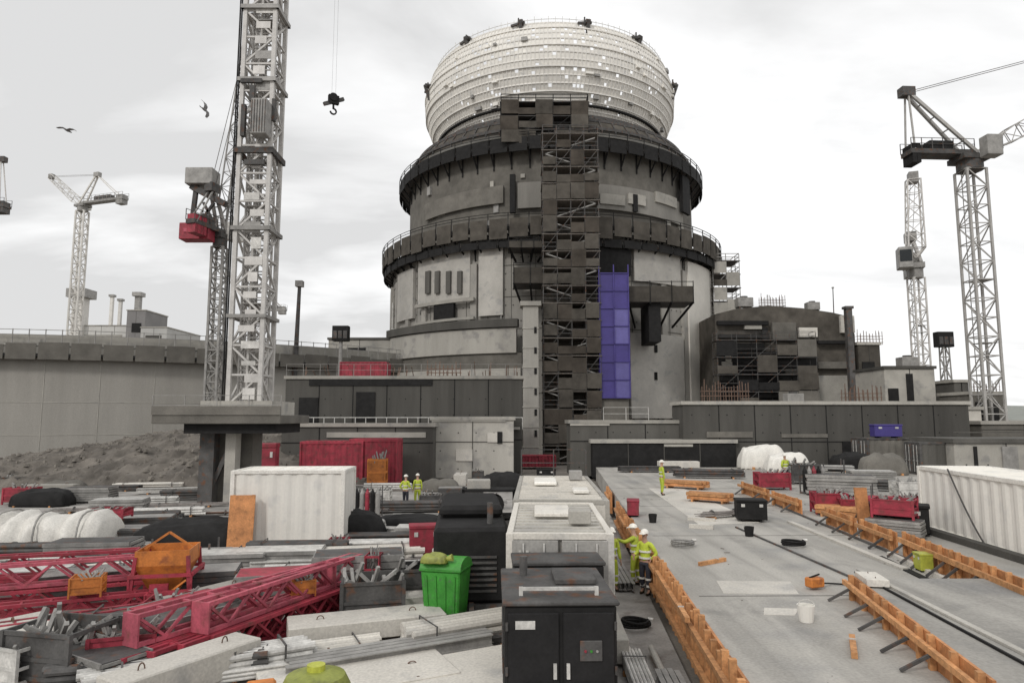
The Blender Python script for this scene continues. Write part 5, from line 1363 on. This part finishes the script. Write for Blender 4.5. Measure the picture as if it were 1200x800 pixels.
# pieces along the wall tops and the roof at the right
def roof_unit(m=M_mid):
    r = E('roof_unit'); MB().box(0, 0, .2, 1.8, 1.3, 1.1).build('casing', m, r, bevel=.04); MB().tube((0, 0, 1.3), (0, 0, 1.5), .45, 18).build('fan_ring', M_dk, r)
    for x in (-.7, .7): MB().box(x, 0, 0, .15, 1.2, .2).build('foot', M_dk, r)
    return r
def bar_cage():
    r = E('rebar_cage'); q = MB()
    for i in range(9):
        for y in (-.3, .3): q.bar((-1.6+i*.4, y, 0), (-1.6+i*.4+random.uniform(-.05, .05), y, random.uniform(1.2, 2.0)), .05)
    for z in (.3, .7, 1.05):
        for y in (-.33, .33): q.bar((-1.7, y, z), (1.7, y, z), .04)
    q.bar((-1.6, -.3, .3), (-1.6, .3, .3), .05); q.bar((1.6, -.3, .3), (1.6, .3, .3), .05)
    q.build('bars', M_rust, r); return r
def gas_rack():
    r = E('gas_rack')
    for i in range(5): MB().lathe([(.11, .1), (.12, .15), (.12, 1.2), (.05, 1.35), (.03, 1.45)], 12, ((i-2)*.27, 0)).build('cylinder', [M_blk, M_mid, M_red][i % 3], r)
    q = MB(); q.box(0, 0, 0, 1.5, .45, .1)
    for x in (-.72, .72): q.box(x, .2, .1, .05, .05, 1.5)
    q.box(0, .2, 1.0, 1.5, .04, .05); q.build('rack_frame', M_dk, r); return r
for key, mk, cat, px, py, Y_, sc_, lb in (
    ('ru', roof_unit, 'roof unit', 872, 360, 88, 1.1, 'grey roof unit near the left end of the arched dark building'),
    ('ru', roof_unit, 'roof unit', 952, 363, 88, .9, 'grey roof unit near the right end of the arched dark building'),
    ('bc', bar_cage, 'rebar cage', 905, 359, 88, 1.0, 'rusty bar cage standing on the middle of the arched dark roof'),
    ('bc', bar_cage, 'rebar cage', 1018, 402, 84, 1.0, 'rusty bar cage on top of the narrow dark block'),
    ('bc', bar_cage, 'rebar cage', 850, 473, 60, 1.2, 'rusty bar cage on the left end of the dark retaining wall'),
    ('bc', bar_cage, 'rebar cage', 1010, 473, 60, 1.0, 'rusty bar cage on the dark retaining wall below the tall steel column'),
    ('ru', roof_unit, 'roof unit', 930, 473, 60, .8, 'grey roof unit on the middle of the dark retaining wall'),
    ('ru', roof_unit, 'roof unit', 1064, 431, 72, 1.0, 'grey roof unit on the grey site office'),
    ('bc', bar_cage, 'rebar cage', 1155, 461, 67, .8, 'rusty bar cage at the foot of the tall right crane'),
    ('ru', roof_unit, 'roof unit', 410, 443, 66, .8, 'grey roof unit on the dark wall right of the small red container') if False else ('bc', bar_cage, 'rebar cage', 520, 443, 66, 1.0, 'rusty bar cage on top of the dark basement wall')):
    p = at(px, py+2, Y_); proto(key, mk, lb, cat, p, R_(random.uniform(-4, 4)), None, sc_)
for px, py, z_, lb in ((955, 578, 1.0, 'rack of gas cylinders beside the red stillage on the slab'), (1090, 548, 1.0, 'rack of gas cylinders behind the long white container'), (430, 606, 0, 'rack of gas cylinders in the yard right of the white container'), (550, 690, 0, 'rack of gas cylinders at the near left of the black compressor')):
    p = gp(px, py, z_); proto('gr', gas_rack, lb, 'gas rack', (p.x, p.y, z_), R_(random.uniform(-15, 15)))
a = gp(742, 604, 1.0); proto('chest_red', KINDS['chest_red'][0], 'small red box on the slab edge behind the workers', 'site box', (a.x, a.y, 1.0), R_(80), None, (.6, .6, .7))

# small things left on the slab and in the yard
def bucket(m=M_blk):
    r = E('bucket'); q = MB(); q.lathe([(.13, 0), (.17, .32), (.155, .32), (.12, .03)], 16); q.build('pail', m, r); q = MB(); prv = None
    for i in range(8):
        a_ = math.pi*i/7; pnt = (.17*math.cos(a_), -.02, .3+.13*math.sin(a_))
        if prv: q.bar(prv, pnt, .012)
        prv = pnt
    q.build('handle', M_galv, r); return r
def coil(m=M_blk):
    r = E('hose_coil')
    q = MB(); prv = None
    for i in range(61):
        a_ = TAU*i/20; rr = .32+.03*math.sin(i*.7); pnt = Vector((rr*math.cos(a_), rr*math.sin(a_), .04+.05*i/20))
        if prv: q.tube(prv, pnt, .03, 6)
        prv = pnt
    q.build('hose', m, r); MB().tube((.3, 0, .2), (.42, -.06, .2), .04, 8).build('coupling', M_galv, r); return r
def offcut():
    r = E('timber_offcut'); MB().box(0, 0, 0, 1.1, .1, .1, .1).build('timber', M_tim, r); MB().box(.2, .02, .1, .04, .12, .02).build('nail_plate', M_galv, r); return r
def vibrator():
    r = E('power_tool'); MB().box(0, 0, .05, .4, .25, .22).build('motor', M_org, r, bevel=.03); MB().bar((-.15, 0, .27), (.15, 0, .33), .03).build('handle', M_blk, r); q = MB(); q.tube((.2, 0, .12), (.7, .2, .03), .02, 6); q.tube((.7, .2, .03), (1.1, -.1, .03), .02, 6); q.build('hose', M_blk, r); return r
for key, mk, cat, px, py, rz, z, lb in (
    ('bk', bucket, 'bucket', 878, 628, 0, 1.0, 'small black bucket beside the black box on the slab'),
    ('bkw', lambda: bucket(M_white), 'bucket', 945, 728, 0, 1.0, 'small white bucket near the low orange shutters of the upper slab'),
    ('cl', coil, 'hose', 930, 640, 0, 1.0, 'black hose coil on the slab left of the timber piles'),
    ('clg', lambda: coil(M_mid), 'hose', 800, 640, 0, 1.0, 'grey hose coil on the pale fresh patch of the slab'),
    ('oc', offcut, 'timber', 835, 660, 30, 1.0, 'single timber offcut on the slab above the pale patches'),
    ('oc', offcut, 'timber', 1000, 760, 60, 1.0, 'single timber offcut close to the near shutters of the upper slab'),
    ('oc', offcut, 'timber', 800, 720, 80, 1.0, 'single timber offcut beside the orange formwork on the slab edge'),
    ('vb', vibrator, 'tool', 955, 690, 20, 1.0, 'orange concrete vibrator with black hose at the tip of the upper slab'),
    ('bk', bucket, 'bucket', 765, 612, 0, 1.0, 'small black bucket near the red box on the slab edge'),
    ('oc', offcut, 'timber', 590, 770, 15, .0, 'single timber offcut on the yard floor left of the generator'),
    ('cl', coil, 'hose', 745, 735, 0, .0, 'black hose coil on the yard floor at the workers feet')):
    p = gp(px, py, z); proto(key, mk, lb, cat, (p.x, p.y, z+.004), R_(rz))
db_ = MB()
for i in range(700):
    if random.random() < .7: x, y, z = random.uniform(-14, 3), random.uniform(8, 34), 0.0
    else: y = random.uniform(9, 45); x = random.uniform(edge_x(y)+.3, edge_x(y)+9); z = 1.0
    if z and 5.3 < x < 11.6 and y < 17.3: continue
    s_ = random.choice((.008, .01, .012, .016, .02, .035)); db_.box(x, y, z-.004, s_*random.uniform(1, 5), s_, s_*.6, random.random()*3)
o = db_.build('debris', M_tim2); o['kind'] = 'stuff'
# joints and trowelled stains of the slab
jn = MB()
for Y_ in (16, 24, 32, 40, 48): jn.prism([(edge_x(Y_)+.3, Y_), (30, Y_+.4), (30, Y_+.44), (edge_x(Y_)+.3, Y_+.04)], 1.0, 1.005)
struct('slab_joint', jn, M_darkc)

# ------------------------------------------------ people
def grow(name, pts, edges, m, parent, lv=1, root=0, smooth=True):
    me = bpy.data.meshes.new(name); me.from_pydata([p[:3] for p in pts], edges, []); o = bpy.data.objects.new(name, me); COL.objects.link(o)
    sk = o.modifiers.new('skin', 'SKIN'); sk.use_smooth_shade = smooth
    if not me.skin_vertices: 
        bm = bmesh.new(); bm.from_mesh(me); bm.verts.layers.skin.verify(); bm.to_mesh(me); bm.free()
    for i, p in enumerate(pts):
        v = me.skin_vertices[0].data[i]; v.radius = (p[3], p[4] if len(p) > 4 else p[3]); v.use_root = (i == root)
    sb_ = o.modifiers.new('sub', 'SUBSURF'); sb_.levels = lv; sb_.render_levels = lv
    dg = bpy.context.evaluated_depsgraph_get(); nm = bpy.data.meshes.new_from_object(o.evaluated_get(dg)); nm.materials.clear(); nm.materials.append(m)
    bpy.data.objects.remove(o); o = bpy.data.objects.new(name, nm); COL.objects.link(o); o.parent = parent; nm.shade_smooth(); return o
def person(pose='stand', jacket=M_hv, helmet=M_helm, fingers=False, trousers=M_navy, bands=False):
    r = E('person')
    lean = {'stand': 0.0, 'bend': .75, 'point': .05, 'hips': 0.0}[pose]
    def T(x, y, z):
        """lean the upper body forward (towards -y) about the hips"""
        if z <= .95: return (x, y, z)
        dz = z-.95; return (x, y*math.cos(lean)-dz*math.sin(lean), .95+dz*math.cos(lean)+y*-math.sin(lean)*-.0)
    arms = {'stand': [((.235, 0, 1.12), (.25, -.1, .87)), ((-.235, 0, 1.12), (-.25, -.06, .86))],
            'hips': [((.33, .08, 1.15), (.19, -.04, .98)), ((-.24, -.02, 1.13), (-.2, -.28, 1.12))],
            'point': [((.3, -.2, 1.3), (.4, -.44, 1.4)), ((-.235, 0, 1.12), (-.25, -.08, .87))],
            'bend': [((.24, -.16, 1.15), (.2, -.33, .95)), ((-.24, -.16, 1.15), (-.18, -.36, .97))]}[pose]
    P = [(0, 0, .95, .125, .10), (*T(0, 0, 1.12), .125, .09), (*T(0, .01, 1.3), .14, .1), (*T(0, .01, 1.43), .09, .07), (*T(0, 0, 1.52), .052, .055), (*T(0, -.015, 1.6), .07, .08), (*T(0, -.02, 1.68), .077, .095), (*T(0, -.01, 1.76), .05, .06)]
    Ed = [(i, i+1) for i in range(7)]
    hands = []
    for s_, (el, wr) in zip((1, -1), arms):
        b0 = len(P); P += [(*T(s_*.17, .01, 1.42), .058), (*T(*el), .042), (*T(*wr), .028), (*T(wr[0], wr[1]-.02 if pose != 'point' or s_ < 0 else wr[1]-.07, wr[2]-(.07 if pose != 'point' or s_ < 0 else -.01)), .034, .02)]
        Ed += [(3, b0), (b0, b0+1), (b0+1, b0+2), (b0+2, b0+3)]; hands.append((T(*wr), Vector(P[b0+3][:3]), s_))
    feet = ((.12, -.03), (-.13, .06)) if pose != 'bend' else ((.16, -.12), (-.15, .14))
    for s_, (fx, fy) in zip((1, -1), feet):
        b0 = len(P); P += [(s_*.09, 0, .88, .09), (s_*.105+fx*.1, fy*.5-.03, .5, .058), (fx, fy, .1, .04), (fx, fy-.13, .045, .035)]
        Ed += [(0, b0), (b0, b0+1), (b0+1, b0+2), (b0+2, b0+3)]
    body = grow('body', P, Ed, M_skin, r)
    q = MB()
    for wr, hd, s_ in hands:
        d = (hd-Vector(wr)).normalized(); a_ = d.cross(Vector((1, 0, 0))).normalized()
        for k in range(4):
            o_ = a_*((k-1.5)*.02); q.tube(hd+o_+d*.01, hd+o_+d*.05, .01, 5); q.tube(hd+o_+d*.05, hd+o_+d*(.085-.008*abs(k-1.4))+Vector((-s_*.015, 0, 0)), .009, 5, .006)
        q.tube(hd-d*.02+a_*.03, hd+d*.03+a_*.055, .011, 5, .008)
    # face: nose and brow on the head
    hc = Vector(T(0, -.11, 1.655)); q.tube(hc+Vector((0, .02, .03)), hc+Vector((0, -.012, -.012)), .008, 5, .015)
    for s_ in (-1, 1): q.tube(Vector(T(s_*.08, 0, 1.64)), Vector(T(s_*.088, 0, 1.69)), .014, 5)
    me = q.build('tmp', M_skin); bm = bmesh.new(); bm.from_mesh(body.data); bm.from_mesh(me.data); bm.to_mesh(body.data); bm.free(); bpy.data.objects.remove(me)
    J = [(0, 0, .9, .16, .125), (*T(0, 0, 1.05), .16, .125), (*T(0, .01, 1.28), .175, .13), (*T(0, .01, 1.43), .11, .095), (*T(0, .005, 1.49), .07, .07)]; JE = [(i, i+1) for i in range(4)]
    for s_, (el, wr) in zip((1, -1), arms):
        b0 = len(J); w2 = Vector(el)+(Vector(wr)-Vector(el))*.93; J += [(*T(s_*.185, .01, 1.41), .075), (*T(*el), .062), (*T(*w2), .047)]; JE += [(3, b0), (b0, b0+1), (b0+1, b0+2)]
    jk = grow('jacket', J, JE, jacket, r)
    if pose != 'bend':
        for z_ in (1.0, 1.18):
            c_ = Vector(T(0, 0, z_)); rp = MB(); rp.tube(c_, c_+Vector((0, 0, .05)), .2, 16); me_ = rp.build('reflective_band', M_refl, jk); me_.scale = (.93, .72, 1)
    TT = [(0, 0, .93, .135, .11)]; TE = []
    for s_, (fx, fy) in zip((1, -1), feet):
        b0 = len(TT); TT += [(s_*.095, 0, .85, .11), (s_*.105+fx*.1, fy*.5-.03, .5, .08), (fx, fy, .14, .065)]; TE += [(0, b0), (b0, b0+1), (b0+1, b0+2)]
    tr = grow('trousers', TT, TE, trousers, r)
    if bands:
        for s_, (fx, fy) in zip((1, -1), feet):
            MB().tube((fx, fy, .22), (fx, fy, .28), .078, 12).build('reflective_band', M_refl, tr); MB().tube((s_*.105+fx*.1, fy*.5-.03, .42), (s_*.105+fx*.1, fy*.5-.03, .47), .093, 12).build('reflective_band', M_refl, tr)
    for s_, (fx, fy) in zip((1, -1), feet): grow('boot', [(fx, fy+.05, .05, .05, .045), (fx, fy-.06, .05, .05, .045), (fx, fy-.17, .035, .042, .032), (fx, fy+.01, .16, .055)], [(0, 1), (1, 2), (0, 3)], M_boot, r)
    hc = Vector(T(0, -.01, 1.71)); q = MB(); n_ = 16; vs = []
    for k in range(6):
        v = k/5*math.pi/2*.98
        for i in range(n_):
            a_ = TAU*i/n_; vs.append((.118*math.cos(a_)*math.cos(v), .138*math.sin(a_)*math.cos(v), .125*math.sin(v)))
    q.add(vs, [(k*n_+i, k*n_+(i+1) % n_, (k+1)*n_+(i+1) % n_, (k+1)*n_+i) for k in range(5) for i in range(n_)]+[tuple(range(n_))[::-1]])
    q.add([(-.1, -.09, 0), (.1, -.09, 0), (.07, -.19, -.015), (-.07, -.19, -.015), (-.1, -.09, .015), (.1, -.09, .015), (.07, -.19, 0), (-.07, -.19, 0)], [(3, 2, 1, 0), (4, 5, 6, 7), (0, 1, 5, 4), (1, 2, 6, 5), (2, 3, 7, 6), (3, 0, 4, 7)])
    hm = q.build('helmet', helmet, r, smooth=False); hm.location = hc; hm.rotation_euler = (lean*.8, 0, 0)
    return r
def worker(key, pose, px, py, rz, label, z=0.0, jacket=M_hv, helmet=M_helm, trousers=M_navy, bands=False, sc=1.0, Y=None):
    p = gp(px, py, z) if Y is None else at(px, py, Y)
    o = proto('w_'+key, lambda: person(pose, jacket, helmet, False, trousers, bands), label, 'person', (p.x, p.y, z if Y is None else p.z), R_(rz), None, sc); return o
worker('st', 'stand', 717, 692, 15, 'person in yellow jacket and white helmet, left of three by the orange formwork', bands=True, trousers=M_hv)
worker('pt', 'point', 745, 686, -120, 'person in yellow with one arm raised, middle of three by the orange formwork', bands=True, trousers=M_hv)
worker('bn', 'hips', 757, 696, -40, 'person in yellow jacket, right of three and closest to the orange formwork', bands=True, trousers=M_navy)
worker('f1', 'stand', 696, 556, 30, 'distant person in yellow beside the black void block', trousers=M_hv)
worker('f2', 'hips', 597, 553, 0, 'distant person in yellow left of the low red container')
worker('f1', 'stand', 776, 580, 100, 'person in yellow at the left end of the timber piles on the slab', z=1)
worker('f2', 'hips', 921, 567, 200, 'person in yellow in front of the white covered stacks', z=1)
worker('f2', 'hips', 475, 594, 160, 'person in yellow in the far yard, left of two close together')
worker('f1', 'stand', 489, 592, 200, 'person in yellow in the far yard, right of two close together')
for px, py, lb in ((1080, 668, 'small yellow box on the orange shutters before the white container, left of two'), (1131, 680, 'small yellow box on the orange shutters before the white container, right of two')):
    p = gp(px, py, 1.0); proto('chest_yel', KINDS['chest_yel'][0], lb, 'site box', (p.x, p.y-.1, 1.0), ang, None, (.28, .4, .5))
worker('or', 'stand', 607, 552, 20, 'distant person in orange at the low red container', jacket=M_hvo)

# ------------------------------------------------ sky and light
w = bpy.data.worlds.new('World'); scene.world = w; w.use_nodes = True; nt = w.node_tree; N = nt.nodes; L = nt.links
bg = N['Background']; sky = N.new('ShaderNodeTexSky'); sky.sky_type = 'NISHITA'; sky.sun_disc = False
EL, AZ = 36, 212
sky.sun_elevation = R_(EL); sky.sun_rotation = R_(AZ); sky.air_density = 1; sky.dust_density = 3
tc = N.new('ShaderNodeTexCoord'); sep = N.new('ShaderNodeSeparateXYZ'); L.new(tc.outputs['Generated'], sep.inputs[0])
zc_ = N.new('ShaderNodeMath'); zc_.operation = 'MAXIMUM'; L.new(sep.outputs['Z'], zc_.inputs[0]); zc_.inputs[1].default_value = 0
za = N.new('ShaderNodeMath'); za.operation = 'ADD'; L.new(zc_.outputs[0], za.inputs[0]); za.inputs[1].default_value = .22
dvn = N.new('ShaderNodeVectorMath'); dvn.operation = 'DIVIDE'; L.new(tc.outputs['Generated'], dvn.inputs[0])
cmb = N.new('ShaderNodeCombineXYZ'); [L.new(za.outputs[0], cmb.inputs[i]) for i in range(3)]; L.new(cmb.outputs[0], dvn.inputs[1])
mpp = N.new('ShaderNodeMapping'); mpp.inputs['Scale'].default_value = (.55, 1.0, .9); mpp.inputs['Location'].default_value = (.35, .2, 0); L.new(dvn.outputs[0], mpp.inputs['Vector'])
nz_ = N.new('ShaderNodeTexNoise'); nz_.inputs['Scale'].default_value = 1.9; nz_.inputs['Detail'].default_value = 7; nz_.inputs['Roughness'].default_value = .52; nz_.inputs['Distortion'].default_value = .3; L.new(mpp.outputs[0], nz_.inputs['Vector'])
# the cloud deck is thicker towards the left of the site
gx = N.new('ShaderNodeMapRange'); gx.inputs['From Min'].default_value = -.3; gx.inputs['From Max'].default_value = .15; gx.inputs['To Min'].default_value = -.12; gx.inputs['To Max'].default_value = .07; L.new(sep.outputs['X'], gx.inputs['Value'])
ad = N.new('ShaderNodeMath'); ad.operation = 'ADD'; L.new(nz_.outputs['Fac'], ad.inputs[0]); L.new(gx.outputs[0], ad.inputs[1])
cr = N.new('ShaderNodeMapRange'); cr.inputs['From Min'].default_value = .38; cr.inputs['From Max'].default_value = .56; cr.inputs['To Min'].default_value = 0; cr.inputs['To Max'].default_value = 1; L.new(ad.outputs[0], cr.inputs['Value'])
cm = N.new('ShaderNodeMix'); cm.data_type = 'RGBA'; L.new(cr.outputs[0], cm.inputs[0]); cm.inputs[6].default_value = (7.6, 7.6, 7.6, 1); cm.inputs[7].default_value = (10.6, 10.6, 10.6, 1)
mx = N.new('ShaderNodeMix'); mx.data_type = 'RGBA'; mx.inputs[0].default_value = .97; L.new(sky.outputs[0], mx.inputs[6]); L.new(cm.outputs[2], mx.inputs[7])
L.new(mx.outputs[2], bg.inputs['Color']); bg.inputs['Strength'].default_value = .1
sd_ = bpy.data.lights.new('sun', 'SUN'); sd_.energy = 1.3; sd_.angle = R_(10); sd_.color = (1, .97, .93); so_ = bpy.data.objects.new('sun', sd_); COL.objects.link(so_)
so_.rotation_euler = (R_(90-EL), 0, R_(180-AZ)); so_.location = (0, 0, 100)
scene.view_settings.view_transform = 'Standard'; scene.view_settings.look = 'None'; scene.view_settings.gamma = 1; scene.view_settings.exposure = 0
scene.view_settings.use_curve_mapping = False
scene.cycles.use_denoising = True; scene.cycles.max_bounces = 5
